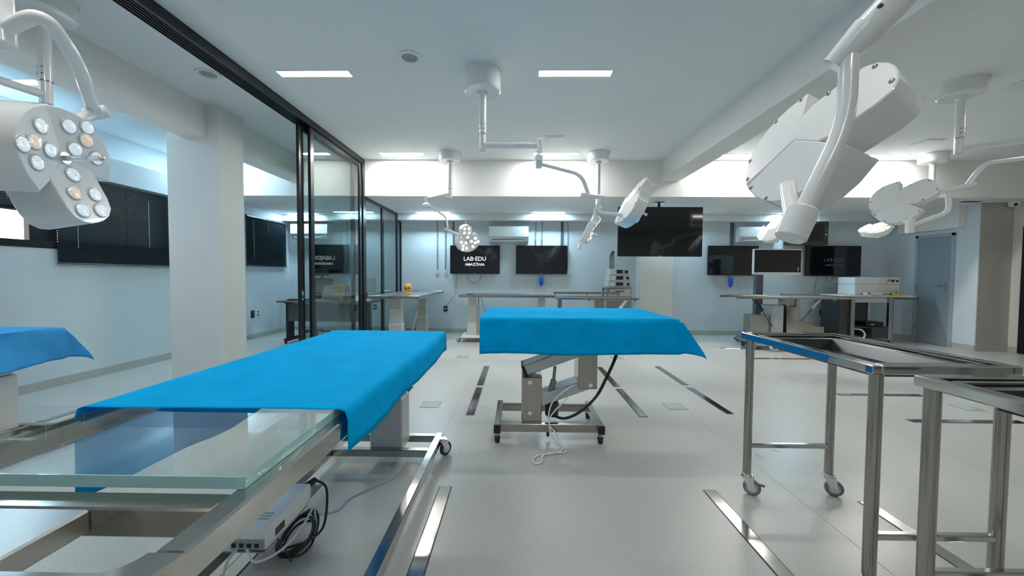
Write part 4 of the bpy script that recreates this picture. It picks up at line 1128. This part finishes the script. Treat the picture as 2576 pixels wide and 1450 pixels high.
# ------------------------------------------------------------------ tray carts on the right
def tray_cart(label, x0, x1, y0, y1, z, film=False, wheels=True):
    t = thing('instrument_trolley', label, 'trolley', ((x0 + x1) / 2, (y0 + y1) / 2, 0))
    rw, rh = 0.036, 0.036
    MB().box(x0, x0 + rw, y0, y1, z - rh, z, 0.004).build('top_rail', 'steel_bright', t)
    MB().box(x1 - rw, x1, y0, y1, z - rh, z, 0.004).build('top_rail', 'steel_bright', t)
    MB().box(x0 + rw, x1 - rw, y0, y0 + rw, z - rh, z, 0.004).build('top_rail', 'steel_bright', t)
    MB().box(x0 + rw, x1 - rw, y1 - rw, y1, z - rh, z, 0.004).build('top_rail', 'steel_bright', t)
    # sunken basin
    ix0, ix1, iy0, iy1 = x0 + rw, x1 - rw, y0 + rw, y1 - rw
    zl = z - 0.012; zb = z - 0.075
    k = 0.075
    ring = [(ix0, iy0), (ix1, iy0), (ix1, iy1), (ix0, iy1)]
    r1 = [(ix0 + k, iy0 + k), (ix1 - k, iy0 + k), (ix1 - k, iy1 - k), (ix0 + k, iy1 - k)]
    r2_ = [(ix0 + k + 0.02, iy0 + k + 0.02), (ix1 - k - 0.02, iy0 + k + 0.02), (ix1 - k - 0.02, iy1 - k - 0.02), (ix0 + k + 0.02, iy1 - k - 0.02)]
    vs = [(a, b, zl) for a, b in ring] + [(a, b, zl - 0.008) for a, b in r1] + [(a, b, zb) for a, b in r2_]
    vs += [(a, b, q - 0.002) for (a, b, q) in vs]
    fs = []
    for L in (0, 1):
        for q in range(4): fs.append((L * 4 + q, L * 4 + (q + 1) % 4, L * 4 + 4 + (q + 1) % 4, L * 4 + 4 + q))
    fs.append((8, 9, 10, 11))
    fs += [tuple(12 + i for i in reversed(f)) for f in fs]
    for q in range(4): fs.append((q, 12 + q, 12 + (q + 1) % 4, (q + 1) % 4))
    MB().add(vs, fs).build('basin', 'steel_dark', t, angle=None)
    for (a, b, c, d) in ((ix0 + 0.03, iy0 + 0.03, ix1 - 0.03, iy0 + 0.03), (ix0 + 0.03, iy1 - 0.03, ix1 - 0.03, iy1 - 0.03), (ix0 + 0.03, iy0 + 0.03, ix0 + 0.03, iy1 - 0.03), (ix1 - 0.03, iy0 + 0.03, ix1 - 0.03, iy1 - 0.03)):
        MB().bar((a, b, z - 0.010), (c, d, z - 0.010), 0.016, 0.010, 0.002).build('inner_rim', 'steel_bright', t)
    if film:
        MB().box(x0 - 0.0015, x0, y0 + 0.25 * (y1 - y0), y1 - 0.004, z - rh + 0.002, z - 0.002).build('blue_film', 'blue_film', t, angle=None)
        MB().box(x0 - 0.0015, x0, y0 + 0.003, y0 + 0.03, z - rh + 0.006, z - 0.006).build('blue_film', 'blue_film', t, angle=None)
    lx0, lx1, ly0, ly1 = x0 + 0.038, x1 - 0.038, y0 + 0.026, y1 - 0.03
    for (x, y, a) in ((lx0, ly1, -0.6), (lx1, ly1, -0.5), (lx0, ly0, 0.5), (lx1, ly0, 2.0)):
        lg = MB().cyl((x, y, 0.128), (x, y, z - rh), 0.0225, n=20).build('leg', 'steel', t)
        caster(t, x, y, 0.128, 0.047, a, brake=(a == -0.6), wm='rubber_grey')
    for y in (ly0, ly1):
        MB().bar((lx0, y, 0.295), (lx1, y, 0.295), 0.026, 0.026, 0.004).build('stretcher', 'steel_bright', t)
tray_cart('tall stainless tray trolley with blue film along its left rim', 1.352, 1.915, 1.44, 2.285, 0.974, True)
tray_cart('nearer tall stainless tray trolley cut off at the right edge', 1.368, 1.93, 0.42, 1.312, 0.974)

# ================================================================== FURNITURE ALONG THE BACK WALL
def lift_leg(t, x, y, ztop, wd=0.20, dp=0.16, zb=0.10):
    c = MB().box(x - wd / 2, x + wd / 2, y - dp / 2, y + dp / 2, zb, 0.42, 0.006).build('lift_column', 'leg_grey', t)
    MB().box(x - wd / 2 - 0.004, x + wd / 2 + 0.004, y - dp / 2 - 0.004, y + dp / 2 + 0.004, 0.415, 0.43, 0.002).build('column_ring', 'white', c)
    MB().box(x - wd / 2 + 0.012, x + wd / 2 - 0.012, y - dp / 2 + 0.01, y + dp / 2 - 0.01, 0.43, 0.68, 0.005).build('column_stage', 'leg_grey', c)
    MB().box(x - wd / 2 + 0.008, x + wd / 2 - 0.008, y - dp / 2 + 0.006, y + dp / 2 - 0.006, 0.675, 0.687, 0.002).build('column_ring', 'white', c)
    MB().box(x - wd / 2 + 0.026, x + wd / 2 - 0.026, y - dp / 2 + 0.02, y + dp / 2 - 0.02, 0.68, ztop, 0.005).build('column_stage', 'leg_grey', c)
# skull table
t = thing('operating_table', 'steel topped table on two lifting columns beside the fixed glass panels', 'table', (-2.06, 7.2, 0))
ZS = 0.95
MB().box(-2.47, -1.66, 6.26, 8.30, ZS - 0.012, ZS, 0.002).build('top_plate', 'steel_brushed', t)
for (x0, x1, y0, y1) in ((-2.50, -2.47, 6.23, 8.33), (-1.66, -1.63, 6.23, 8.33), (-2.47, -1.66, 6.23, 6.26), (-2.47, -1.66, 8.30, 8.33)):
    MB().box(x0, x1, y0, y1, ZS - 0.05, ZS + 0.004, 0.004).build('edge_rail', 'steel', t)
lift_leg(t, -2.17, 6.72, ZS - 0.012, 0.24)
lift_leg(t, -2.0, 7.90, ZS - 0.012, 0.22)
for y in (6.72, 7.90):
    MB().box(-2.42, -1.72, y - 0.24, y + 0.24, 0.075, 0.10, 0.004).build('base_plate', 'steel_grey', t)
    for x in (-2.38, -1.76):
        for dy in (-0.2, 0.2):
            caster(t, x, y + dy, 0.078, 0.034, 0.8)
MB().tube(smooth_path([(-1.78, 6.9, ZS - 0.05), (-1.84, 6.85, 0.6), (-1.92, 6.8, 0.25), (-1.95, 6.78, 0.10)], 6), 0.006, 8).build('hanging_cable', 'lightgrey', t)
# skull
sk = thing('anatomical_skull', 'yellowed anatomical skull standing on the steel table', 'skull', (-2.0, 6.85, ZS + 0.002))
cz = ZS + 0.115
mb = MB()
mb.sphere((-2.0, 6.88, cz + 0.012), 0.080, 28, 18, (0.93, 1.12, 0.92))
for i in range(len(mb.v)):
    q = mb.v[i]
    if q.y < 6.83:                               # flatten the face
        q.y = 6.83 - (6.83 - q.y) * 0.62
mb.build('cranium', 'bone', sk, angle=70)
MB().sphere((-2.0, 6.825, cz - 0.055), 0.05, 20, 12, (1.0, 0.75, 0.70)).build('upper_jaw', 'bone', sk, angle=70)
MB().tube(smooth_path([(-2.058, 6.87, cz - 0.045), (-2.052, 6.83, cz - 0.082), (-2.02, 6.793, cz - 0.098), (-1.98, 6.793, cz - 0.098), (-1.948, 6.83, cz - 0.082), (-1.942, 6.87, cz - 0.045)], 6), 0.0155, 10).build('lower_jaw', 'bone', sk, angle=70)
for s_ in (-1, 1):
    MB().sphere((-2.0 + s_ * 0.033, 6.788, cz + 0.002), 0.020, 14, 10, (1.0, 0.6, 0.9)).build('eye_socket', 'bone_dark', sk)
    MB().tube(smooth_path([(-2.0 + s_ * 0.03, 6.792, cz - 0.03), (-2.0 + s_ * 0.062, 6.81, cz - 0.028), (-2.0 + s_ * 0.072, 6.86, cz - 0.022)], 5), 0.008, 8).build('cheekbone', 'bone', sk)
MB().sphere((-2.0, 6.786, cz - 0.028), 0.012, 10, 8, (0.8, 0.6, 1.3)).build('nose_opening', 'bone_dark', sk)
for i in range(8):
    a = (i - 3.5) * 0.155
    x = -2.0 + 0.046 * math.sin(a * 1.6); y = 6.808 - 0.028 * math.cos(a * 1.6)
    MB().box(x - 0.0042, x + 0.0042, y - 0.003, y + 0.004, cz - 0.080, cz - 0.066, 0.0015).build('tooth', 'bone', sk)

# long back table, left of the pair
t = thing('operating_table', 'long narrow steel table under the two left wall screens', 'table', (-0.2, 7.45, 0))
ZL_ = 0.925
MB().box(-1.08, 0.66, 7.22, 7.82, ZL_ - 0.012, ZL_, 0.002).build('top_plate', 'steel_brushed', t)
for (x0, x1, y0, y1) in ((-1.12, 0.70, 7.18, 7.22), (-1.12, 0.70, 7.82, 7.86), (-1.12, -1.08, 7.22, 7.82), (0.66, 0.70, 7.22, 7.82)):
    MB().box(x0, x1, y0, y1, ZL_ - 0.045, ZL_ + 0.003, 0.004).build('edge_rail', 'steel', t)
lift_leg(t, -0.90, 7.50, ZL_ - 0.012, 0.19)
lift_leg(t, 0.48, 7.50, ZL_ - 0.012, 0.19)
MB().box(-0.78, -0.755, 7.42, 7.44, 0.12, ZL_ - 0.04, 0.002).build('actuator_rod', 'grey', t)
for x in (-0.90, 0.48):
    MB().box(x - 0.20, x + 0.26, 7.24, 7.76, 0.085, 0.12, 0.006).build('base_plate', 'offwhite', t)
    for dx in (-0.22, 0.22):
        for y in (7.27, 7.73):
            caster(t, x + dx, y, 0.09, 0.04, 2.6)
MB().tube(smooth_path([(-0.72, 7.4, ZL_ - 0.04), (-0.66, 7.4, 0.7), (-0.60, 7.4, 0.45)], 5), 0.006, 8).build('hanging_cable', 'grey', t)
MB().box(-0.98, -0.86, 7.30, 7.38, ZL_ + 0.003, ZL_ + 0.016, 0.003).build('clamp', 'darkgrey', t)

# operating table, right of the pair, with side rails
t = thing('operating_table', 'sectioned operating table with side rails left of the beige column', 'table', (1.4, 7.1, 0))
ZO = 0.90
for (x0, x1) in ((0.72, 1.18), (1.19, 1.66), (1.67, 2.16)):
    MB().box(x0, x1, 6.86, 7.36, ZO - 0.03, ZO, 0.008).build('top_section', 'steel_brushed', t)
for y in (6.84, 7.38):
    MB().box(0.70, 2.20, y - 0.008, y + 0.008, ZO - 0.028, ZO + 0.012, 0.003).build('side_rail', 'steel', t)
MB().box(0.70, 2.0, 7.372, 7.388, ZO + 0.05, ZO + 0.09, 0.004).build('raised_rail', 'steel', t)
for x in (0.74, 1.35, 1.96):
    MB().box(x - 0.01, x + 0.01, 7.374, 7.386, ZO, ZO + 0.06).build('rail_post', 'steel', t)
MB().box(0.76, 1.12, 6.829, 6.833, ZO - 0.022, ZO - 0.004).build('blue_film', 'blue_film', t, angle=None)
for (x, y) in ((0.80, 6.95), (0.80, 7.3)):
    MB().cyl((x, y, 0.10), (x, y, ZO - 0.03), 0.02, n=12).build('leg', 'steel', t)
    caster(t, x, y, 0.10, 0.04, 1.0)
MB().box(1.40, 1.70, 7.0, 7.25, 0.10, 0.62, 0.012).build('pedestal', 'steel', t)
MB().box(1.46, 1.62, 7.04, 7.20, 0.62, ZO - 0.03, 0.006).build('lift_column', 'steel', t)
MB().box(1.15, 2.05, 6.9, 7.32, 0.06, 0.10, 0.012).build('base_plate', 'steel', t)
for x in (1.22, 1.98):
    for y in (6.96, 7.26):
        caster(t, x, y, 0.065, 0.028, 0.3)
MB().bar((1.80, 6.9, 0.62), (1.98, 6.9, 0.86), 0.06, 0.05, 0.006).build('leg_strut', 'offwhite', t)
for x in (1.30, 1.52, 2.12):
    MB().cyl((x, 6.835, ZO - 0.03), (x, 6.79, ZO - 0.03), 0.014, n=10).build('clamp_knob', 'darkgrey', t)

# endoscopy tower
t = thing('equipment_tower', 'grey equipment trolley with drawers beside the beige column', 'trolley', (2.04, 7.75, 0))
for (x, y) in ((1.80, 7.56), (2.26, 7.56), (1.80, 7.94), (2.26, 7.94)):
    MB().box(x - 0.02, x + 0.02, y - 0.02, y + 0.02, 0.09, 1.06, 0.004).build('upright', 'grey', t)
    caster(t, x, y, 0.09, 0.038, 0.7)
for z in (0.12, 0.55, 1.06):
    MB().box(1.76, 2.29, 7.52, 7.98, z, z + 0.022, 0.005).build('shelf', 'grey', t)
MB().box(1.80, 2.26, 7.545, 7.95, 0.60, 0.85, 0.006).build('cabinet_body', 'grey', t)
dr_ = MB().box(1.83, 2.25, 7.53, 7.94, 0.91, 1.05, 0.006).build('drawer', 'lightgrey', t)
MB().box(1.95, 2.13, 7.522, 7.532, 0.99, 1.01, 0.003).build('handle', 'darkgrey', dr_)
MB().box(1.92, 2.03, 7.93, 7.98, 1.085, 1.75, 0.006).build('rear_post', 'grey', t)
MB().cyl((1.97, 7.95, 1.75), (1.97, 7.83, 1.80), 0.03, n=12).build('post_hook', 'darkgrey', t)
def device(label, x0, x1, z0, z1, y=7.56, round_=False):
    d = thing('medical_device', label, 'device', ((x0 + x1) / 2, y + 0.18, z0), 'devices stacked on the equipment tower')
    MB().box(x0, x1, y, y + 0.36, z0, z1, 0.008).build('case', 'lightgrey', d)
    w_ = x1 - x0; h_ = z1 - z0
    MB().box(x0 + w_ * 0.32, x0 + w_ * 0.64, y - 0.004, y + 0.004, z0 + h_ * 0.25, z1 - h_ * 0.18, 0.002).build('display', 'lcd', d)
    MB().cyl((x0 + w_ * 0.84, y + 0.004, (z0 + z1) / 2), (x0 + w_ * 0.84, y - 0.018, (z0 + z1) / 2), h_ * 0.24, n=18).build('socket_ring', 'black', d)
    MB().box(x0 + w_ * 0.03, x0 + w_ * 0.28, y - 0.003, y + 0.004, z0 + h_ * 0.15, z1 - h_ * 0.15, 0.002).build('side_panel', 'white', d)
device('bottom grey medical device with a small display on the equipment tower', 1.82, 2.28, 1.084, 1.20)
device('middle grey medical device with a round socket on the equipment tower', 1.835, 2.265, 1.202, 1.325)
device('topmost grey medical device with dark front panel on the equipment tower', 1.86, 2.23, 1.327, 1.45)

# right operating table on a steel pedestal
t = thing('operating_table', 'operating table with gas struts and steel pedestal below the white framed monitor', 'table', (4.9, 6.95, 0))
ZR = 0.955
for (x0, x1, dz) in ((3.98, 4.42, 0.028), (4.43, 5.05, 0.0), (5.06, 5.80, 0.0)):
    MB().box(x0, x1, 6.72, 7.22, ZR - 0.03 + dz, ZR + dz, 0.006).build('top_section', 'steel_brushed', t)
for y in (6.70, 7.24):
    MB().box(3.86, 5.92, y - 0.008, y + 0.008, ZR - 0.035, ZR + 0.0, 0.003).build('side_rail', 'steel', t)
MB().box(5.02, 5.66, 7.20, 7.28, ZR + 0.012, ZR + 0.03, 0.004).build('raised_bar', 'steel', t)
for x in (4.15, 4.62, 5.55):
    MB().cyl((x, 6.695, ZR - 0.05), (x, 6.64, ZR - 0.06), 0.02, n=10).build('clamp_knob', 'darkgrey', t)
for (p0, p1) in (((4.21, 6.76, ZR - 0.04), (4.36, 6.76, 0.70)), ((5.37, 6.76, ZR - 0.04), (5.23, 6.76, 0.74))):
    g = MB().cyl(p0, p1, 0.030, n=12).build('gas_strut', 'black' if p0[0] < 5 else 'grey', t)
    e = Vector(p1) + (Vector(p1) - Vector(p0)) * 1.25
    e.z = max(e.z, 0.36)
    MB().cyl(p1, e, 0.009, n=10).build('strut_rod', 'darkgrey', g)
MB().box(4.56, 4.76, 6.78, 7.12, 0.20, 0.80, 0.02).build('pedestal_cover', 'steel_grey', t)
MB().box(4.80, 5.02, 6.76, 7.14, 0.20, 0.78, 0.02).build('pedestal_cover', 'steel', t)
MB().box(4.84, 4.90, 6.84, 7.06, 0.78, ZR - 0.03, 0.004).build('lift_column', 'steel', t)
MB().box(5.02, 5.08, 6.84, 7.06, 0.55, ZR - 0.03, 0.004).build('lift_column', 'steel', t)
# sloping rear housing
poly = [(5.03, 0.20), (5.50, 0.20), (5.50, 0.42), (5.35, 0.43), (5.03, 0.56)]
MB().prism(poly, 0, 0.30, Matrix.Translation((0, 7.10, 0)) @ Matrix.Rotation(math.pi / 2, 4, 'X'), 0.01).build('rear_housing', 'steel', t)
MB().box(4.22, 4.55, 6.84, 7.08, 0.20, 0.62, 0.008).build('side_housing', 'steel_brushed', t)
MB().box(4.15, 5.55, 6.72, 7.18, 0.12, 0.20, 0.012).build('base_plate', 'steel', t)
MB().bar((4.42, 6.70, 0.10), (5.05, 6.52, 0.10), 0.05, 0.035, 0.005).build('base_outrigger', 'steel', t)
MB().bar((4.62, 6.72, 0.085), (4.98, 6.36, 0.085), 0.05, 0.035, 0.005).build('base_outrigger', 'steel', t)
for (x, y) in ((4.24, 6.78), (4.24, 7.12), (5.46, 6.78), (5.46, 7.12), (4.96, 6.40), (5.03, 6.54)):
    caster(t, x, y, 0.12 if y > 6.6 else 0.075, 0.05 if y > 6.6 else 0.032, 0.4)
cable('coiled_white_cable', 'white cable bundle coiled on the base of the right operating table', [(4.45, 6.62, 0.03), (4.40, 6.58, 0.10), (4.46, 6.55, 0.17), (4.56, 6.56, 0.12), (4.52, 6.60, 0.03), (4.44, 6.60, 0.08), (4.50, 6.56, 0.20), (4.60, 6.60, 0.10), (4.55, 6.63, 0.02)], 0.012, 'white')

# white framed monitor on a tall dark post
t = thing('monitor_stand', 'white framed dark monitor on a tall dark post behind the right table', 'monitor', (4.82, 7.55, 0))
MB().box(4.72, 4.86, 7.52, 7.62, 0.06, 1.72, 0.006).build('post', 'conduit_dark', t)
MB().box(4.45, 5.15, 7.42, 7.78, 0.03, 0.07, 0.010).build('base', 'darkgrey', t)
for (x, y) in ((4.5, 7.46), (5.1, 7.46), (4.5, 7.74), (5.1, 7.74)):
    MB().sphere((x, y, 0.02), 0.02, 10, 6).build('glide', 'black', t)
fr_ = MB().box(4.455, 5.36, 7.20, 7.25, 1.35, 1.835, 0.012).build('frame', 'white', t)
MB().box(4.475, 5.34, 7.194, 7.202, 1.395, 1.815).build('screen', 'black_gloss', fr_, angle=None)
MB().box(4.50, 4.53, 7.195, 7.20, 1.365, 1.38).box(5.28, 5.30, 7.192, 7.195, 1.42, 1.50).build('label_mark', 'grey', fr_, angle=None)
MB().box(4.74, 4.84, 7.25, 7.54, 1.52, 1.64, 0.008).build('arm', 'darkgrey', t)

# cabinet trolley at the right with devices
t = thing('cabinet_trolley', 'steel framed cabinet trolley with an overhanging top near the door', 'trolley', (7.1, 7.75, 0))
ZC = 0.955
MB().box(6.42, 7.82, 7.50, 8.10, ZC - 0.03, ZC, 0.010).build('top_board', 'offwhite', t)
for (x, y) in ((6.66, 7.58), (7.40, 7.58), (6.66, 8.04), (7.40, 8.04)):
    MB().box(x - 0.035, x + 0.035, y - 0.03, y + 0.03, 0.09, ZC - 0.03, 0.004).build('upright', 'steel_brushed', t)
    caster(t, x, y, 0.09, 0.038, 0.5)
MB().box(6.44, 6.625, 7.60, 8.08, 0.10, ZC - 0.06, 0.004).build('side_panel', 'steel_dark', t)
MB().box(6.70, 7.36, 8.03, 8.05, 0.12, ZC - 0.03).build('back_panel', 'darkgrey', t)
MB().box(6.70, 7.37, 7.56, 8.02, 0.30, 0.325, 0.003).build('shelf', 'darkgrey', t)
MB().box(6.70, 7.37, 7.60, 8.02, ZC - 0.15, ZC - 0.03, 0.01).build('under_tray', 'lightgrey', t)
MB().box(7.05, 7.37, 7.56, 8.0, 0.10, 0.30, 0.004).build('lower_box', 'darkgrey', t)
MB().tube([(7.45, 7.62, ZC - 0.06), (7.98, 7.62, ZC - 0.07), (8.0, 7.62, ZC - 0.05)], 0.012, 8).build('side_handle', 'darkgrey', t)
MB().box(7.43, 7.45, 7.55, 7.57, 0.05, ZC - 0.03).build('front_post', 'steel', t)
def unit(label, z0, z1, dz):
    d = thing('white_unit', label, 'device', (7.2, 7.8, z0))
    MB().box(6.73, 7.61, 7.62, 8.02, z0, z1, 0.008).build('case', 'white', d)
    MB().box(7.20, 7.605, 7.612, 7.63, z0 + 0.006, z1 - 0.006, 0.004).build('front_panel', 'offwhite', d)
    if dz:
        MB().box(7.43, 7.50, 7.606, 7.614, z0 + 0.05, z0 + 0.085).build('display', 'black', d, angle=None)
        MB().cyl((7.55, 7.614, z0 + 0.065), (7.55, 7.595, z0 + 0.065), 0.020, n=14).build('dial', 'black', d)
        MB().bar((7.36, 7.605, z0 + 0.055), (7.41, 7.605, z0 + 0.10), 0.008, 0.014).build('lever', 'darkgrey', d)
    else:
        MB().box(7.34, 7.56, 7.606, 7.614, z0 + 0.10, z0 + 0.13).build('slot', 'lightgrey', d, angle=None)
        MB().box(7.52, 7.56, 7.606, 7.614, z0 + 0.03, z0 + 0.065).build('button', 'blue', d, angle=None)
unit('lower white device with a blue button on the cabinet trolley', ZC + 0.002, ZC + 0.215, False)
unit('upper white device with a dark dial stacked on the cabinet trolley', ZC + 0.218, ZC + 0.355, True)
t = thing('yellow_box', 'small yellow box lying before the white devices', 'box', (7.45, 7.55, ZC))
MB().box(7.39, 7.56, 7.52, 7.59, ZC + 0.001, ZC + 0.048, 0.006).build('case', 'yellow', t)
MB().sphere((7.385, 7.555, ZC + 0.022), 0.014, 10, 6).build('cap', 'black', t)
t = thing('white_packet', 'small white packet with a black clip before the white devices', 'packet', (7.0, 7.55, ZC))
MB().box(6.86, 7.18, 7.51, 7.60, ZC + 0.001, ZC + 0.055, 0.012).build('body', 'white', t)
MB().bar((6.89, 7.508, ZC + 0.045), (6.95, 7.508, ZC + 0.042), 0.006, 0.016).build('clip', 'black', t)
t = thing('paper_sheet', 'flat white papers at the left end of the cabinet trolley top', 'papers', (6.7, 7.6, ZC))
MB().box(6.46, 6.70, 7.54, 7.70, ZC + 0.001, ZC + 0.008, 0.001).build('sheets', 'white', t)
MB().box(6.50, 6.66, 7.71, 7.83, ZC + 0.001, ZC + 0.016, 0.002).build('folder', 'grey', t)
t = thing('dark_device', 'dark boxy device with cables on the shelf of the cabinet trolley', 'device', (7.1, 7.7, 0.325))
MB().box(6.98, 7.32, 7.60, 7.88, 0.327, 0.42, 0.012).build('case', 'black', t)
MB().box(7.05, 7.12, 7.595, 7.602, 0.35, 0.38).build('label', 'grey', t, angle=None)
MB().box(6.88, 7.0, 7.98, 8.02, 0.50, 0.64, 0.006).build('adaptor', 'black', t)
MB().tube(smooth_path([(6.94, 7.97, 0.52), (6.92, 7.85, 0.42), (6.85, 7.75, 0.335), (6.95, 7.65, 0.335)], 6), 0.012, 8).build('cord', 'black', t)
cable('white_hose', 'white hose looped under the shelf of the cabinet trolley', [(6.74, 7.62, 0.28), (6.86, 7.58, 0.26), (6.92, 7.57, 0.16), (6.86, 7.58, 0.06), (6.78, 7.6, 0.02)], 0.018, 'white')

# ------------------------------------------------------------------ side room: desk, chair, case, monitor
t = thing('office_desk', 'dark desk with a wooden top and modesty panel in the side room', 'desk', (-3.6, 7.3, 0))
MB().box(-4.48, -2.74, 6.92, 7.58, 0.775, 0.805, 0.006).build('top', 'wood', t)
MB().box(-4.30, -2.86, 7.00, 7.02, 0.42, 0.76, 0.003).build('modesty_panel', 'darkgrey', t)
for x in (-4.335, -2.83):
    MB().box(x - 0.03, x + 0.03, 7.02, 7.20, 0.10, 0.775, 0.006).build('leg', 'black', t)
    MB().box(x - 0.03, x + 0.03, 6.95, 7.56, 0.04, 0.10, 0.006).build('foot_bar', 'black', t)
    for y in (6.97, 7.54):
        MB().cyl((x, y, 0.0), (x, y, 0.045), 0.022, n=12).build('foot', 'black', t)
    MB().box(x - 0.04, x + 0.04, 6.98, 7.54, 0.755, 0.775).build('bracket', 'black', t)
t = thing('office_chair', 'black mesh office chair with a headrest behind the desk', 'chair', (-4.33, 7.98, 0))
cx, cy = -4.33, 7.98
for k in range(5):
    a = 2 * math.pi * k / 5 + 0.3
    e = (cx + 0.30 * math.cos(a), cy + 0.30 * math.sin(a), 0.075)
    lg = MB().bar((cx, cy, 0.10), e, 0.05, 0.035, 0.006).build('base_leg', 'black', t)
    MB().cyl((e[0] - 0.015, e[1], 0.028), (e[0] + 0.015, e[1], 0.028), 0.028, n=14).build('wheel', 'black', lg)
MB().cyl((cx, cy, 0.09), (cx, cy, 0.44), 0.03, n=14).build('gas_lift', 'black', t)
MB().box(cx - 0.25, cx + 0.25, cy - 0.24, cy + 0.24, 0.44, 0.53, 0.03).build('seat', 'black', t)
MB().tube(fillet([(cx - 0.20, cy + 0.24, 0.62), (cx - 0.245, cy + 0.30, 1.20), (cx + 0.245, cy + 0.30, 1.20), (cx + 0.20, cy + 0.24, 0.62)], 0.06), 0.020, 10, closed=True).build('back_frame', 'black', t)
MB().prism([(cx - 0.19, 0.63), (cx + 0.19, 0.63), (cx + 0.23, 1.18), (cx - 0.23, 1.18)], 0, 0.006, Matrix.Translation((0, cy + 0.275, 0)) @ Matrix.Rotation(math.pi / 2, 4, 'X')).build('back_mesh', 'mesh', t)
MB().bar((cx, cy + 0.20, 0.50), (cx, cy + 0.33, 1.30), 0.05, 0.025, 0.004, up=(0, 1, 0)).build('spine', 'black', t)
MB().obox((cx, cy + 0.30, 1.345), 0.34, 0.05, 0.14, None, 0.022).build('headrest', 'black', t)
for s_ in (-1, 1):
    MB().box(cx + s_ * 0.28 - 0.03, cx + s_ * 0.28 + 0.03, cy - 0.14, cy + 0.16, 0.70, 0.73, 0.008).box(cx + s_ * 0.27 - 0.015, cx + s_ * 0.27 + 0.015, cy, cy + 0.05, 0.48, 0.71, 0.004).build('armrest', 'black', t)
t = thing('wedge_case', 'brown wedge shaped case standing on the desk', 'case', (-3.55, 7.2, 0.806))
MB().prism([(-0.02, 0.0), (0.34, 0.0), (0.34, 0.10), (0.26, 0.28), (0.14, 0.28)], 0, 0.42, Matrix.Translation((-3.30, 7.08, 0.807)) @ Matrix(((0, 0, -1, 0), (1, 0, 0, 0), (0, 1, 0, 0), (0, 0, 0, 1)))).build('body', 'wood_box', t, angle=None)
MB().box(-3.66, -3.36, 7.05, 7.065, 0.83, 0.86).build('edge_strip', 'darkgrey', t, angle=None)
t = thing('desk_monitor', 'grey monitor on the desk seen through the fixed glass', 'monitor', (-2.92, 7.3, 0.806))
MB().box(-3.16, -2.76, 7.30, 7.34, 0.96, 1.25, 0.006).build('housing', 'grey', t)
MB().box(-3.145, -2.775, 7.338, 7.346, 0.975, 1.235).build('screen', 'black_gloss', t, angle=None)
MB().box(-2.99, -2.93, 7.31, 7.34, 0.82, 0.98, 0.004).build('stem', 'darkgrey', t)
MB().box(-3.06, -2.86, 7.24, 7.42, 0.807, 0.822, 0.005).build('foot', 'darkgrey', t)
t = thing('paper_stack', 'stack of white papers on the right end of the desk', 'papers', (-2.9, 7.1, 0.806))
MB().box(-3.10, -2.80, 6.98, 7.18, 0.807, 0.86, 0.003).build('sheets', 'white', t)
MB().box(-3.08, -2.9, 7.0, 7.16, 0.86, 0.90, 0.003).build('sheets', 'white', t)
t = thing('keyboard', 'black keyboard on the left end of the desk', 'keyboard', (-4.15, 7.15, 0.806))
MB().box(-4.38, -3.95, 7.08, 7.24, 0.807, 0.828, 0.006).build('body', 'black', t)
for r_ in range(4):
    MB().box(-4.36, -3.97, 7.095 + r_ * 0.034, 7.12 + r_ * 0.034, 0.828, 0.833, 0.001).build('key_row', 'darkgrey', t)
